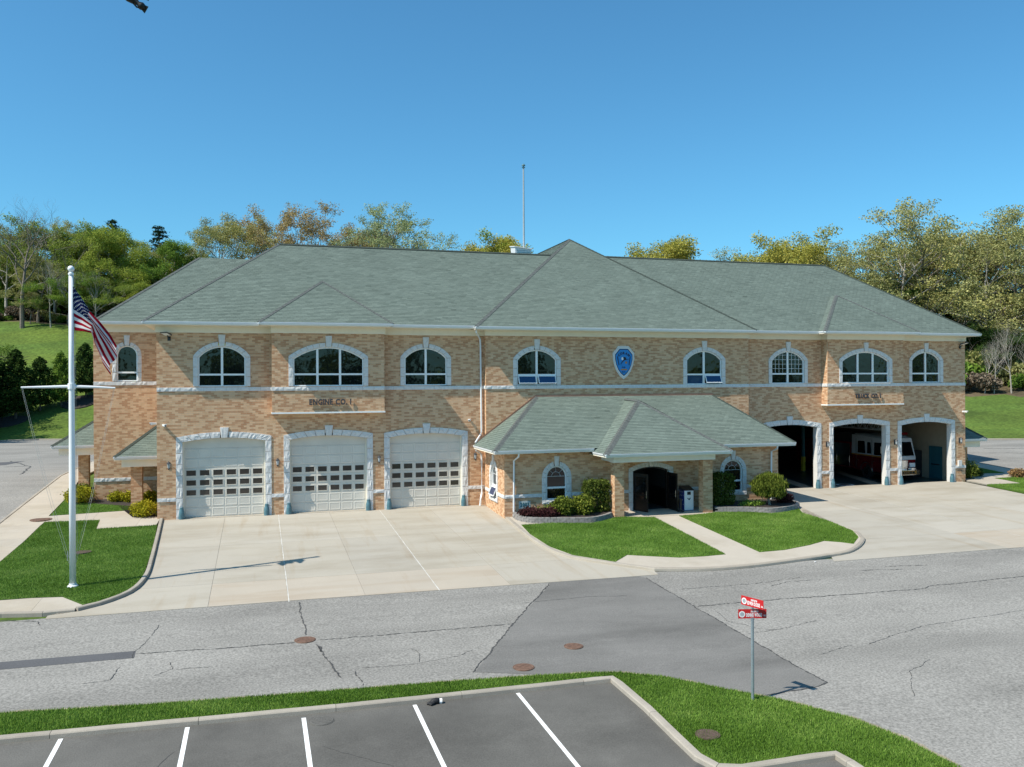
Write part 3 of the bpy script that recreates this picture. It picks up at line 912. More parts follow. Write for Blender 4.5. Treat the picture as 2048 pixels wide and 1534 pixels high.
def strip_mesh(w, outl, o0, o1, m):
    """walls of an outline between two depths"""
    n = len(outl)
    vs = [w.pt(a, z, o0) for a, z in outl] + [w.pt(a, z, o1) for a, z in outl]
    m.add(vs, [(i, (i + 1) % n, n + (i + 1) % n, n + i) for i in range(n)])
def surround(w, o, sw, jambs, vous, key, z_from, depth, name, sill=None, rmat='stone_smooth', rough=.02):
    rev = MB()
    outl = o.outline(0.0, 20, z0=z_from)
    strip_mesh(w, outl[1:] + outl[:1] if False else outl, .0, -depth, rev)
    root = rev.build(name, rmat, ST, fixn=False)
    h = (o.zs - z_from) / jambs
    for sg in (-1, 1):
        for k in range(jambs):
            z0, z1 = z_from + k * h, z_from + (k + 1) * h
            a, b = o.c + sg * o.hw, o.c + sg * (o.hw + sw)
            if sg < 0: a, b = b, a
            stone_piece(w, [(a, z0), (b, z0), (b, z1), (a, z1)], root, rough=rough)
    kh = key[0] / 2
    ka = kh / o.R
    A = o.a; Ro = o.R + sw
    A2 = math.asin(min(1, (o.hw + sw) / Ro)) if o.rise < o.hw - 1e-6 else math.pi / 2
    for sg in (-1, 1):
        for k in range(vous):
            ti0, ti1 = ka + (A - ka) * k / vous, ka + (A - ka) * (k + 1) / vous
            to0, to1 = ka + (A2 - ka) * k / vous, ka + (A2 - ka) * (k + 1) / vous
            P = lambda r, t: (o.c + sg * r * math.sin(t), o.zc + r * math.cos(t))
            i0, i1, u0, u1 = P(o.R, ti0), P(o.R, ti1), P(Ro, to0), P(Ro, to1)
            if k == vous - 1 and o.rise < o.hw - 1e-6:
                u1 = (o.c + sg * (o.hw + sw), max(u1[1], o.zs + .02))
                if u1[1] < o.zs + sw * .4: pass
            quad = [i0, i1, u1, u0] if sg > 0 else [i1, i0, u0, u1]
            stone_piece(w, quad, root, rough=rough)
            if k == vous - 1 and o.rise < o.hw - 1e-6:
                # corner filler between the last voussoir and the jamb
                x0, x1 = o.c + sg * o.hw, o.c + sg * (o.hw + sw)
                qd = [(x0, o.zs - .001), (x1, o.zs - .001), (x1, u1[1]), (x0, o.zs + .004)]
                if sg < 0: qd = [qd[1], qd[0], qd[3], qd[2]]
                if u1[1] - o.zs > .06: stone_piece(w, qd, root, rough=rough, nu=3, nv=2)
    zt = o.zs + o.rise
    stone_piece(w, [(o.c - kh * .82, zt - .005), (o.c + kh * .82, zt - .005), (o.c + kh * 1.1, zt + key[1]), (o.c - kh * 1.1, zt + key[1])], root, proud=.085, rough=rough * .6)
    if sill:
        n = sill
        for k in range(n):
            a = o.c - o.hw - sw + (2 * (o.hw + sw)) * k / n; b = o.c - o.hw - sw + (2 * (o.hw + sw)) * (k + 1) / n
            stone_piece(w, [(a, z_from - .22), (b, z_from - .22), (b, z_from), (a, z_from)], root, proud=.07, rough=rough)
    return root

def arch_window(w, o, lights, ztr, name='window', depth=.11, open_lights=(), grille=None, glass='glass_dark', fan=False, lower='glass_dark'):
    fw = .065
    fr = MB()
    outer, inner = o.outline(0.004, 16), o.outline(fw, 16)
    n = len(outer)
    vs = [w.pt(a, z, -depth + .05) for a, z in outer] + [w.pt(a, z, -depth + .05) for a, z in inner] + [w.pt(a, z, -depth - .05) for a, z in inner]
    fr.add(vs, [(i, (i + 1) % n, n + (i + 1) % n, n + i) for i in range(n)] + [(n + i, n + (i + 1) % n, 2 * n + (i + 1) % n, 2 * n + i) for i in range(n)])
    part = fr.build(name, 'vinyl_white', ST, fixn=False)
    xs = [o.c - o.hw + fw + (2 * (o.hw - fw)) * k / lights for k in range(lights + 1)]
    mw = .06
    for k in range(1, lights):
        m = MB(); ds = xs[k] - o.c
        z1 = min(o.top(ds - mw, -fw), o.top(ds + mw, -fw)) + .02
        w.box(m, xs[k] - mw, xs[k] + mw, o.z0 + fw - .01, z1, -depth - .05, -depth + .056)
        m.build('mullion', 'vinyl_white', part)
    if ztr:
        m = MB(); w.box(m, o.c - o.hw + fw * .5, o.c + o.hw - fw * .5, ztr - .05, ztr + .05, -depth - .05, -depth + .062); m.build('transom_bar', 'vinyl_white', part)
    for k in range(lights):
        a = xs[k] + (mw if k else 0); b = xs[k + 1] - (mw if k < lights - 1 else 0)
        zlo = (ztr + .05) if ztr else o.z0 + fw
        poly = [(a, zlo), (b, zlo)]
        N = 10
        for q in range(N + 1):
            x = b + (a - b) * q / N
            hlim = o.top(x - o.c, -fw)
            if abs(x - o.c) > o.hw - fw - 1e-4: hlim = o.zs + (0 if o.rise >= o.hw - 1e-6 else 0)
            poly.append((x, max(hlim, zlo + .02)))
        m = MB(); jt = RNG.uniform(-.012, .012)
        m.prism(poly, lambda x, z: w.pt(x, z, -depth - .03 + jt * (x - a)), lambda x, z: w.pt(x, z, -depth - .045))
        m.build('pane', glass, part)
        if grille:
            g = MB()
            nx, nz = grille
            for i in range(1, nx):
                x = a + (b - a) * i / nx
                w.box(g, x - .008, x + .008, zlo, o.top(x - o.c, -fw) - .005, -depth - .03, -depth - .012)
            z = zlo + .30
            while z < o.zs + o.rise - fw - .05:
                hz = o.half(z, -fw)
                aa, bb = max(a, o.c - hz), min(b, o.c + hz)
                if bb - aa > .08: w.box(g, aa, bb, z - .008, z + .008, -depth - .03, -depth - .014)
                z += .30
            g.build('muntin', 'vinyl_white', part)
        if ztr:
            zt, zb = ztr - .05, o.z0 + fw
            if k in open_lights:
                # awning sash swung out at the bottom
                ang = R(24)
                def sw_(x, z, out):
                    dz = zt - z
                    return w.pt(x, zt - dz * math.cos(ang) - out * math.sin(ang) * .0, -depth + .055 + dz * math.sin(ang) + out)
                s = MB()
                for (x0, x1, z0, z1) in ((a, a + .05, zb, zt), (b - .05, b, zb, zt), (a + .05, b - .05, zb, zb + .05), (a + .05, b - .05, zt - .05, zt)):
                    s.hexa([sw_(x0, z0, 0), sw_(x1, z0, 0), sw_(x1, z1, 0), sw_(x0, z1, 0)], [sw_(x0, z0, .04), sw_(x1, z0, .04), sw_(x1, z1, .04), sw_(x0, z1, .04)])
                s.build('sash', 'vinyl_white', part)
                p = MB(); p.hexa([sw_(a + .05, zb + .05, .015), sw_(b - .05, zb + .05, .015), sw_(b - .05, zt - .05, .015), sw_(a + .05, zt - .05, .015)],
                                 [sw_(a + .05, zb + .05, .025), sw_(b - .05, zb + .05, .025), sw_(b - .05, zt - .05, .025), sw_(a + .05, zt - .05, .025)])
                p.build('pane', 'glass_sky_tint', part)
                q = MB(); w.box(q, a, b, zb, zt, -depth - .06, -depth - .05); q.build('screen', 'black_matte', part)
            else:
                m = MB(); w.box(m, a, b, zb, zt, -depth - .045, -depth - .03); m.build('pane', lower, part)
    if fan:
        g = MB(); zc = o.zs + .02
        for k in range(1, 4):
            t = math.pi * k / 4
            r0, r1 = o.hw * .42, o.hw - fw
            g.tube([w.pt(o.c + r0 * math.cos(t), zc + r0 * math.sin(t), -depth - .02), w.pt(o.c + r1 * math.cos(t), zc + r1 * math.sin(t) - .01, -depth - .02)], .007, 4)
        g.tube([w.pt(o.c + o.hw * .42 * math.cos(math.pi * k / 10), zc + o.hw * .42 * math.sin(math.pi * k / 10), -depth - .02) for k in range(11)], .007, 4)
        w.box(g, o.c - o.hw + fw, o.c + o.hw - fw, zc - .007, zc + .007, -depth - .03, -depth - .012)
        g.build('muntin', 'vinyl_white', part)
    return part

def band(w, z0, z1, spans, length=.62, proud=.05):
    """course of split stones along the wall"""
    m = MB()
    for a, b in spans: w.box(m, a + .004, b - .004, z0 + .004, z1 - .004, -.02, .012)
    root = m.build('stone_band', 'stone_joint', ST)
    for a, b in spans:
        n = max(1, round((b - a) / length))
        for k in range(n):
            s0, s1 = a + (b - a) * k / n, a + (b - a) * (k + 1) / n
            stone_piece(w, [(s0, z0), (s1, z0), (s1, z1), (s0, z1)], root, proud=proud, rough=.018, nu=5, nv=2, inset=.008)
    return root

# ---------------------------------------------------------------- walls
XL, XC0, XC1, XR, YC, YR, DB = -3.43, 14.62, 32.25, 50.27, -.387, .20, .645
B0, B1, ZBUMP = 2.48, 8.62, 5.70
W_L = Wall((XL, 0), (XC0, 0)); W_B = Wall((B0, -DB), (B1, -DB)); W_C = Wall((XC0, YC), (XC1, YC)); W_R = Wall((XC1, YR), (XR, YR))
RB0, RB1 = 46.84 - B1, 46.84 - B0
W_B2 = Wall((RB0, YR - DB), (RB1, YR - DB))
W_E = Wall((14.58, -4.35), (31.75, -4.35)); W_EL = Wall((14.58, YC), (14.58, -4.35)); W_ER = Wall((31.75, -4.35), (31.75, YR))
doors_l = [Op(x - XL, 2.135, 0, 4.14, .20) for x in (-.02, 5.56, 11.13)]
doors_r = [Op(x - XC1, 2.135, 0, 4.14, .20) for x in (35.71, 41.28, 46.87)]
w1 = Op(-.12 - XL, 1.225, 7.13, 8.72, .60); w3 = Op(11.12 - XL, 1.245, 7.12, 8.70, .60)
w2 = Op(5.53 - B0, 1.92, 7.12, 8.65, .63)
w4 = Op(17.80 - XC0, 1.25, 7.10, 8.62, .60); w6 = Op(29.04 - XC0, 1.25, 7.08, 8.64, .58)
w7 = Op(35.63 - XC1, 1.25, 7.10, 8.62, .63); w9 = Op(46.86 - XC1, 1.21, 7.11, 8.66, .60)
w8 = Op(41.28 - RB0, 1.89, 7.11, 8.60, .62)
we1 = Op(17.60 - 14.58, .60, .76, 2.02, .60); we2 = Op(28.68 - 14.58, .62, .76, 2.0, .62)
wdoor = Op(23.35 - 14.58, 1.14, -.2, 2.16, .24)
wel = Op(1.8, .60, .76, 2.02, .60)
hb = lambda o: op_hole(o, .12)
hs_ = lambda o: op_hole(o, .14)
brick_wall(W_L, -.15, ZT, [hs_(o) for o in doors_l] + [hb(w1), hb(w3), rect_hole(B0 - XL + .02, B1 - XL - .02, ZBUMP + .02, 20)])
brick_wall(W_B, ZBUMP, ZT, [hb(w2)])
brick_wall(Wall((B0, 0), (B0, -DB)), ZBUMP, ZT, []); brick_wall(Wall((B1, -DB), (B1, 0)), ZBUMP, ZT, [])
brick_wall(W_C, 3.3, ZT, [hb(w4), hb(w6)])
brick_wall(Wall((XC0, 0), (XC0, YC)), -.15, ZT, []); brick_wall(Wall((XC1, YC), (XC1, YR)), -.15, ZT, [])
brick_wall(W_R, -.15, ZT, [hs_(o) for o in doors_r] + [hb(w7), hb(w9), rect_hole(RB0 - XC1 + .02, RB1 - XC1 - .02, ZBUMP + .02, 20)])
brick_wall(W_B2, ZBUMP, ZT, [hb(w8)])
brick_wall(Wall((RB0, YR), (RB0, YR - DB)), ZBUMP, ZT, []); brick_wall(Wall((RB1, YR - DB), (RB1, YR)), ZBUMP, ZT, [])
brick_wall(W_E, -.3, 3.36, [op_hole(we1, .1), op_hole(we2, .1), op_hole(wdoor, .1)], single=lambda s0, s1, lo, hi: (1.25 < lo < 3.1 and (.7 < s0 < 2.1 or 4.0 < s0 < 5.5)))
brick_wall(W_EL, -.3, 3.36, [op_hole(wel, .1)])
brick_wall(W_ER, -.3, 3.36, [])
# recessed left wing and plain outer sides
XRC, YRC = -7.5, 6.0
W_RC = Wall((XRC, YRC), (XL, YRC))
wrc = Op(-5.68 - XRC, .57, 7.46, 9.0, .57)
brick_wall(W_RC, .2, 10.36, [hb(wrc)])
brick_wall(Wall((XL, 6.0), (XL, 0)), -.1, ZT, []); brick_wall(Wall((XRC, 22), (XRC, YRC)), .2, 10.36, [])
brick_wall(Wall((XR, YR), (XR, 6.0)), -.1, ZT, [])
W_RR = Wall((XR, 6.0), (54.3, 6.0)); brick_wall(W_RR, .2, 10.36, []); brick_wall(Wall((54.3, 6.0), (54.3, 22)), .2, 10.36, [])
m = MB(); m.box((XRC + .3, 21.7, .2), (54.0, 22, 10.3)); m.build('rear_wall', 'mortar', ST)
# ledge trim under the two oriels
for b0, b1, y in ((B0, B1, 0), (RB0, RB1, YR)):
    m = MB(); m.box((b0 - .03, y - DB - .03, ZBUMP - .09), (b1 + .03, y, ZBUMP)); m.build('oriel_ledge', 'trim_white', ST)

# ---------------------------------------------------------------- openings
for w, o, sl in ((W_L, w1, 4), (W_L, w3, 4), (W_B, w2, 6), (W_C, w4, 4), (W_C, w6, 4), (W_R, w7, 4), (W_R, w9, 4), (W_B2, w8, 6)):
    surround(w, o, .255, 3, 4 if o.hw < 1.5 else 6, (.34, .64), o.z0 + .0, .16, 'window_surround', rough=.005)
surround(W_RC, wrc, .24, 3, 4, (.30, .62), wrc.z0, .16, 'window_surround')
surround(W_E, we1, .27, 3, 4, (.28, .56), we1.z0, .16, 'window_surround', sill=3)
surround(W_E, we2, .27, 3, 4, (.28, .56), we2.z0, .16, 'window_surround', sill=3)
surround(W_EL, wel, .27, 3, 4, (.28, .56), wel.z0, .16, 'window_surround', sill=3)
surround(W_E, wdoor, .27, 4, 5, (.30, .34), -.2, .30, 'door_surround')
for w, os_ in ((W_L, doors_l), (W_R, doors_r)):
    for o in os_:
        surround(w, o, .335, 7, 4, (.42, .58), -.05 if w is W_L else -.1, .42, 'garage_surround', rmat='stone_smooth')
arch_window(W_L, w1, 2, 7.78); arch_window(W_L, w3, 2, 7.78); arch_window(W_B, w2, 3, 7.78)
arch_window(W_C, w4, 2, 7.72, open_lights=(0, 1)); arch_window(W_C, w6, 2, 7.72, open_lights=(1,), lower='glass_sky_tint')
arch_window(W_R, w7, 2, 7.75, grille=(4, 4)); arch_window(W_R, w9, 2, 7.75); arch_window(W_B2, w8, 3, 7.75)
arch_window(W_RC, wrc, 1, 7.98)
arch_window(W_E, we1, 1, 1.42, fan=True); arch_window(W_E, we2, 1, 1.38, fan=True); arch_window(W_EL, wel, 1, 1.40, fan=True, open_lights=(0,))
# stone courses
def cut(spans, a, b):
    out = []
    for i0, i1 in spans:
        if b <= i0 or a >= i1: out.append((i0, i1)); continue
        if a > i0 + .05: out.append((i0, a))
        if b < i1 - .05: out.append((b, i1))
    return out
band(W_L, ZB0, ZB1, [(0, B0 - XL), (B1 - XL, W_L.L)]); band(W_B, ZB0, ZB1, [(0, W_B.L)]); band(W_C, ZB0, ZB1, [(0, W_C.L)])
band(W_R, ZB0, ZB1, [(0, RB0 - XC1), (RB1 - XC1, W_R.L)]); band(W_B2, ZB0, ZB1, [(0, W_B2.L)])
band(Wall((RB0, YR), (RB0, YR - DB)), ZB0, ZB1, [(0, DB)]); band(Wall((B0, 0), (B0, -DB)), ZB0, ZB1, [(0, DB)]); band(Wall((XC0, 0), (XC0, YC)), ZB0, ZB1, [(0, .387)])
band(W_RC, 7.22, 7.44, [(0, W_RC.L)]); band(W_RC, 1.55, 1.76, [(0, W_RC.L)])
for w, os_ in ((W_L, doors_l), (W_R, doors_r)):
    sp = [(0, w.L)]
    for o in os_: sp = cut(sp, o.c - o.hw - .335, o.c + o.hw + .335)
    band(w, .98, 1.18, sp, .55)
sp = [(0, W_E.L)]
for o in (we1, we2, wdoor): sp = cut(sp, o.c - o.hw - .27, o.c + o.hw + .27)
band(W_E, .94, 1.13, sp, .6); band(W_EL, .94, 1.13, cut([(0, W_EL.L)], wel.c - .87, wel.c + .87), .6)
for b in [c for c in ST.children if c.name.startswith('stone_band')]: pass

# ---------------------------------------------------------------- garage doors (left bays)
def panel_mesh(hw, hh):
    m = MB()
    ring = [(-hw, -hh), (hw, -hh), (hw, hh), (-hw, hh)]
    lv = [(0, 0.0), (.018, .010), (.045, .010), (.07, .003)]
    vs = []
    for ins, o in lv:
        for x, z in ring:
            vs.append((x - math.copysign(ins, x), -o, z - math.copysign(ins, z)))
    fs = []
    for k in range(len(lv) - 1):
        for i in range(4):
            fs.append((k * 4 + i, k * 4 + (i + 1) % 4, (k + 1) * 4 + (i + 1) % 4, (k + 1) * 4 + i))
    fs.append(tuple((len(lv) - 1) * 4 + i for i in range(4)))
    m.add(vs, fs)
    me = m.mesh('panel'); me.materials.append(MATS['door_white']); return me
PANEL = panel_mesh(.31, .215)
wf = MB()
for (x0, x1, z0, z1) in ((-.275, -.245, -.175, .175), (.245, .275, -.175, .175), (-.245, .245, -.175, -.145), (-.245, .245, .145, .175)):
    wf.box((x0, -.022, z0), (x1, .0, z1))
WFRAME = wf.mesh('frame'); WFRAME.materials.append(MATS['door_white'])
pn = MB(); pn.box((-.247, -.008, -.147), (.247, -.002, .147)); WPANE = pn.mesh('pane'); WPANE.materials.append(MATS['glass_door'])
def garage_door(w, o):
    m = MB(); y = .30
    rh = .5335
    # sections, clipped by the arch at the top
    for r in range(8):
        z0, z1 = .04 + r * rh + .004, .04 + (r + 1) * rh - .004
        pts = [(o.c - o.hw + .02, z0), (o.c + o.hw - .02, z0)]
        if z1 < o.zs:
            pts += [(o.c + o.hw - .02, z1), (o.c - o.hw + .02, z1)]
        else:
            for k in range(13):
                x = o.c + o.hw - .02 - (2 * o.hw - .04) * k / 12
                pts.append((x, min(z1 + .3, o.top(x - o.c) - .01)))
        m.prism(pts, lambda a, z: w.pt(a, z, -y), lambda a, z: w.pt(a, z, -y - .05))
    root = m.build('garage_door', 'door_white', ST)
    base = MB(); w.box(base, o.c - o.hw, o.c + o.hw, -.04, 4.6, -y - .09, -y - .052); base.build('backing', 'interior_dark', root)
    sl = MB(); w.box(sl, o.c - o.hw, o.c + o.hw, -.06, .035, -y - .05, .0); sl.build('threshold', 'concrete_walk', root)
    for sg in (-1, 1):
        wt = MB(); w.box(wt, o.c + sg * o.hw - (.06 if sg > 0 else 0), o.c + sg * o.hw + (0 if sg > 0 else .06), 0.03, o.zs, -y + .001, -y + .035)
        wt.build('weather_strip', 'trim_cream', root)
    for r in range(8):
        zc = .04 + (r + .5) * rh
        for k in range(6):
            s = o.c + (k - 2.5) * .69
            if r in (2, 3, 4):
                link('frame', WFRAME, None, root, w.pt(s, zc, -y)); link('pane', WPANE, None, root, w.pt(s, zc, -y))
            elif r < 7:
                link('panel', PANEL, None, root, w.pt(s, zc, -y))
    return root
for o in doors_l: garage_door(W_L, o)
# bell-shaped corner guards at every bay
def guard(w, s, z):
    m = MB()
    prof = [(.145, 0), (.15, .04), (.15, .30), (.14, .40), (.115, .50), (.10, .56), (.10, .66)]
    p = w.pt(s, z, .02)
    m.lathe((p.x, p.y, p.z), prof, 16)
    m.build('corner_guard', 'bell_teal', ST, smooth=False)
for w, os_, z in ((W_L, doors_l, -.02), (W_R, doors_r, -.05)):
    for o in os_:
        for sg in (-1, 1): guard(w, o.c + sg * (o.hw + .06), z)

# ---------------------------------------------------------------- open bays: interior
m = MB()
X0, X1, Y0, Y1, ZC = 33.0, 50.05, .62, 19.0, 4.75
m.add([(X0, Y0, -.06), (X1, Y0, -.06), (X1, Y1, -.06), (X0, Y1, -.06)], [(0, 1, 2, 3)])
m.add([(X0, .2, -.06), (X1, .2, -.06), (X1, Y0, -.06), (X0, Y0, -.06)], [(0, 1, 2, 3)])
fl = m.build('bay_floor', 'floor_green', ST, fixn=False)
for x, q in ((37.75, .26), (43.35, .36)):
    s = MB(); s.add([(x - .45, .64, -.055), (x + .45, .64, -.055), (x + .45 + q * 12, 12.6, -.055), (x - .45 + q * 12, 12.6, -.055)], [(0, 1, 2, 3)]); s.build('floor_stripe', 'floor_tan', fl, fixn=False)
for o in doors_r:
    s = MB(); W_R.box(s, o.c - o.hw, o.c + o.hw, -.09, -.05, -.42, .0); s.build('threshold', 'concrete_walk', fl)
m = MB(); m.box((X1, Y0, -.06), (X1 + .1, Y1, ZC)); m.build('bay_wall', 'interior_cream', ST)
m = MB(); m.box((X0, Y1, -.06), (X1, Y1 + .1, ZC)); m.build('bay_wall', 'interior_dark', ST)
m = MB(); m.box((X0 - .1, Y0, -.06), (X0, Y1, ZC)); m.build('bay_wall', 'interior_cream', ST)
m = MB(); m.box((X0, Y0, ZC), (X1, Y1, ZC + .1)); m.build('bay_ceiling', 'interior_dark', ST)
m = MB()
m.add([(X0, .21, 4.14), (X1, .21, 4.14), (X1, .21, 4.9), (X0, .21, 4.9)], [(0, 1, 2, 3)])
# inner face of the front wall between bays
iw = MB(); sp = [(0.3, W_R.L - .2)]
for o in doors_r: sp = cut(sp, o.c - o.hw, o.c + o.hw)
for a, b in sp: W_R.box(iw, a, b, -.06, ZC, -.43, -.40)
W_R.box(iw, .3, W_R.L - .2, 4.36, ZC, -.43, -.40)
iw.build('bay_wall', 'interior_cream', ST)
em = MB(); em.lathe((41.3, 1.78, -.054), [(.62, 0), (.62, .003), (.01, .003)], 32); e0 = em.build('floor_emblem', 'sign_white', fl)
em = MB(); em.lathe((41.3, 1.78, -.0505), [(.40, 0), (.40, .003), (.01, .003)], 28); em.build('disc', 'navy', e0)
em = MB(); em.box((41.0, 1.70, -.047), (41.2, 1.86, -.045)); em.box((41.38, 1.7, -.047), (41.55, 1.9, -.045)); em.build('device', 'gold', e0)
cm = MB(); cm.box((43.9, 10.25, -.05), (44.1, 10.45, ZC)); c0 = cm.build('steel_column', 'teal_paint', ST)
cm = MB(); cm.box((43.87, 10.22, -.02), (44.13, 10.48, 1.15)); cm.build('guard_band', 'yellow_paint', c0)
dm = MB(); dm.box((49.99, 2.2, -.04), (50.04, 3.2, 2.25)); d0 = dm.build('side_door', 'teal_paint', ST)
dm = MB()
for a in ((49.95, 2.1, -.05, 50.045, 2.2, 2.35), (49.95, 3.2, -.05, 50.045, 3.3, 2.35), (49.95, 2.2, 2.25, 50.045, 3.2, 2.35)): dm.box(a[:3], a[3:])
dm.build('door_frame', 'teal_paint', d0)
dm = MB(); dm.box((49.93, 2.28, 1.0), (49.985, 3.1, 1.06)); dm.build('push_bar', 'chrome', d0)
# ================================================================== ROOFS
def roof_plane(roof, pts, course=.145, tab=.33, detail=True):
    P = [Vector(p) for p in pts]
    u = (P[1] - P[0]).normalized()
    nrm = (P[1] - P[0]).cross(P[2] - P[0]).normalized()
    if nrm.z < 0: nrm = -nrm
    v = nrm.cross(u)
    if v.z < 0: v = -v
    Q = [((p - P[0]).dot(u), (p - P[0]).dot(v)) for p in P]
    base = MB(); base.add([p - nrm * .012 for p in P], [tuple(range(len(P)))], .3)
    # underside
    base.add([p - nrm * .10 for p in P], [tuple(range(len(P)))], .3)
    sheet = base.build('roof_deck', 'shingle', roof, tone=True, fixn=False)
    if not detail: return
    def span(vv):
        xs = []
        for i in range(len(Q)):
            a, b = Q[i], Q[(i + 1) % len(Q)]
            if abs(b[1] - a[1]) < 1e-9: continue
            t = (vv - a[1]) / (b[1] - a[1])
            if -1e-9 <= t <= 1 + 1e-9: xs.append(a[0] + t * (b[0] - a[0]))
        return (min(xs), max(xs)) if len(xs) >= 2 else None
    vmax = max(q[1] for q in Q); vmin = min(q[1] for q in Q)
    m = MB(); k = 0
    W = lambda a, b, h: P[0] + u * a + v * b + nrm * h
    vv = vmin
    while vv < vmax - .02:
        v1 = min(vv + course, vmax)
        s0, s1 = span(vv + 1e-4), span(v1 - 1e-4)
        if s0 and s1:
            lo, hi = min(s0[0], s1[0]), max(s0[1], s1[1])
            off = (k % 3) * tab / 3 + RNG.uniform(-.03, .03)
            x = math.floor((lo - off) / tab) * tab + off
            ct = RNG.uniform(-.05, .05)
            while x < hi:
                a, b = x + .004, x + tab - .004
                a0, b0 = max(a, s0[0]), min(b, s0[1]); a1, b1 = max(a, s1[0]), min(b, s1[1])
                x += tab
                if b0 - a0 < .01 and b1 - a1 < .01: continue
                if b0 < a0: a0 = b0 = (a0 + b0) / 2
                if b1 < a1: a1 = b1 = (a1 + b1) / 2
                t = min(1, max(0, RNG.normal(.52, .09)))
                hh = .015 + RNG.uniform(-.003, .004)
                m.add([W(a0, vv, hh), W(b0, vv, hh), W(b1, v1, .0), W(a1, v1, .0), W(a0, vv, -.01), W(b0, vv, -.01)], [(0, 1, 2, 3)], t)
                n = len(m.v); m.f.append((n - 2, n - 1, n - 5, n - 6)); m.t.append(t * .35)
        vv += course; k += 1
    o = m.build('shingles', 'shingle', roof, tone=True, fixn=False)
    o['kind'] = 'stuff'
def cap_line(roof, a, b, w=.12, h=.035, mat='roof_cap', name='hip_cap'):
    """overlapping cap shingles along a hip or ridge"""
    a, b = Vector(a), Vector(b); d = (b - a); L = d.length; d.normalize()
    side = d.cross(Vector((0, 0, 1))).normalized(); up = side.cross(d)
    if up.z < 0: up = -up
    m = MB(); s = 0.0
    while s < L:
        e = min(s + .30, L)
        for sg in (-1, 1):
            p = [a + d * s + up * (h + .012), a + d * e + up * h, a + d * e + side * sg * w + up * (h - w * .55), a + d * s + side * sg * w + up * (h - w * .55 + .012)]
            m.add(p, [(0, 1, 2, 3)]); q = [x - up * .02 for x in p]; m.add(p + q, [(0, 3, 7, 4), (1, 2, 6, 5), (2, 3, 7, 6)])
        s += .29
    return m.build(name, mat, roof, fixn=False)
def gutter(roof, pts, outn, z, mat='gutter_white'):
    """K-style gutter with fascia behind; outn: outward offset sign handled per segment by the left normal"""
    for i in range(len(pts) - 1):
        a, b = Vector((*pts[i], 0)), Vector((*pts[i + 1], 0))
        t = (b - a).normalized(); n = Vector((t.y, -t.x, 0)) * outn
        prof = [(-.10, -.165), (-.02, -.165), (.03, -.09), (.045, -.03), (.045, .0), (.035, .0), (.03, -.02), (-.10, -.02)]
        ext = .045
        A = a - t * (ext if i == 0 else 0); B = b + t * (ext if i == len(pts) - 2 else 0)
        m = MB()
        m.prism(prof, lambda o, h: A + n * o + Vector((0, 0, z + h)), lambda o, h: B + n * o + Vector((0, 0, z + h)))
        m.build('gutter', mat, roof)
def soffit(roof, quad, z, t=.03):
    m = MB(); m.hexa([(x, y, z) for x, y in quad], [(x, y, z + t) for x, y in quad]); m.build('soffit', 'trim_cream', roof)
def frieze(w, a0, a1, z0, z1, proud=.05):
    m = MB(); w.box(m, a0, a1, z0, z1, -.02, proud); w.box(m, a0, a1, z1 - .07, z1, proud, proud + .035); m.build('frieze_board', 'trim_cream', ST)

ZE = 10.58
roof_l = MB().box((-2, 1, 10.3), (13, 12, 10.4)).build('roof', 'trim_cream', ST)
# left wing: hip, ridge along X
ex, ey, hr, sl = -4.02, -.86, 7.08, .765
ZRL = ZE + hr * sl; yr = ey + hr
A, Bp = (ex, ey, ZE), (22.0, ey, ZE)
roof_plane(roof_l, [A, Bp, (22.0, yr, ZRL), (ex + hr, yr, ZRL)])
roof_plane(roof_l, [(ex, ey + 2 * hr, ZE), A, (ex + hr, yr, ZRL)])
roof_plane(roof_l, [(22.0, ey + 2 * hr, ZE), (ex, ey + 2 * hr, ZE), (ex + hr, yr, ZRL), (22.0, yr, ZRL)], detail=False)
cap_line(roof_l, A, (ex + hr, yr, ZRL)); cap_line(roof_l, (ex, ey + 2 * hr, ZE), (ex + hr, yr, ZRL))
cap_line(roof_l, (ex + hr, yr, ZRL), (22.0, yr, ZRL), .16, .03, 'shingle', 'ridge_cap')
# right wing
roof_r = MB().box((34, 1, 10.3), (48, 12, 10.4)).build('roof', 'trim_cream', ST)
rx, ry, hr2, sl2 = 50.86, YR - .86, 7.5, .745
ZER = 10.55; ZRR = ZER + hr2 * sl2; yr2 = ry + hr2
roof_plane(roof_r, [(24.0, ry, ZER), (rx, ry, ZER), (rx - hr2, yr2, ZRR), (24.0, yr2, ZRR)])
roof_plane(roof_r, [(rx, ry, ZER), (rx, ry + 2 * hr2, ZER), (rx - hr2, yr2, ZRR)])
roof_plane(roof_r, [(rx, ry + 2 * hr2, ZER), (24.0, ry + 2 * hr2, ZER), (24.0, yr2, ZRR), (rx - hr2, yr2, ZRR)], detail=False)
cap_line(roof_r, (rx, ry, ZER), (rx - hr2, yr2, ZRR), mat='shingle'); cap_line(roof_r, (24.0, yr2, ZRR), (rx - hr2, yr2, ZRR), .16, .03, 'shingle', 'ridge_cap')
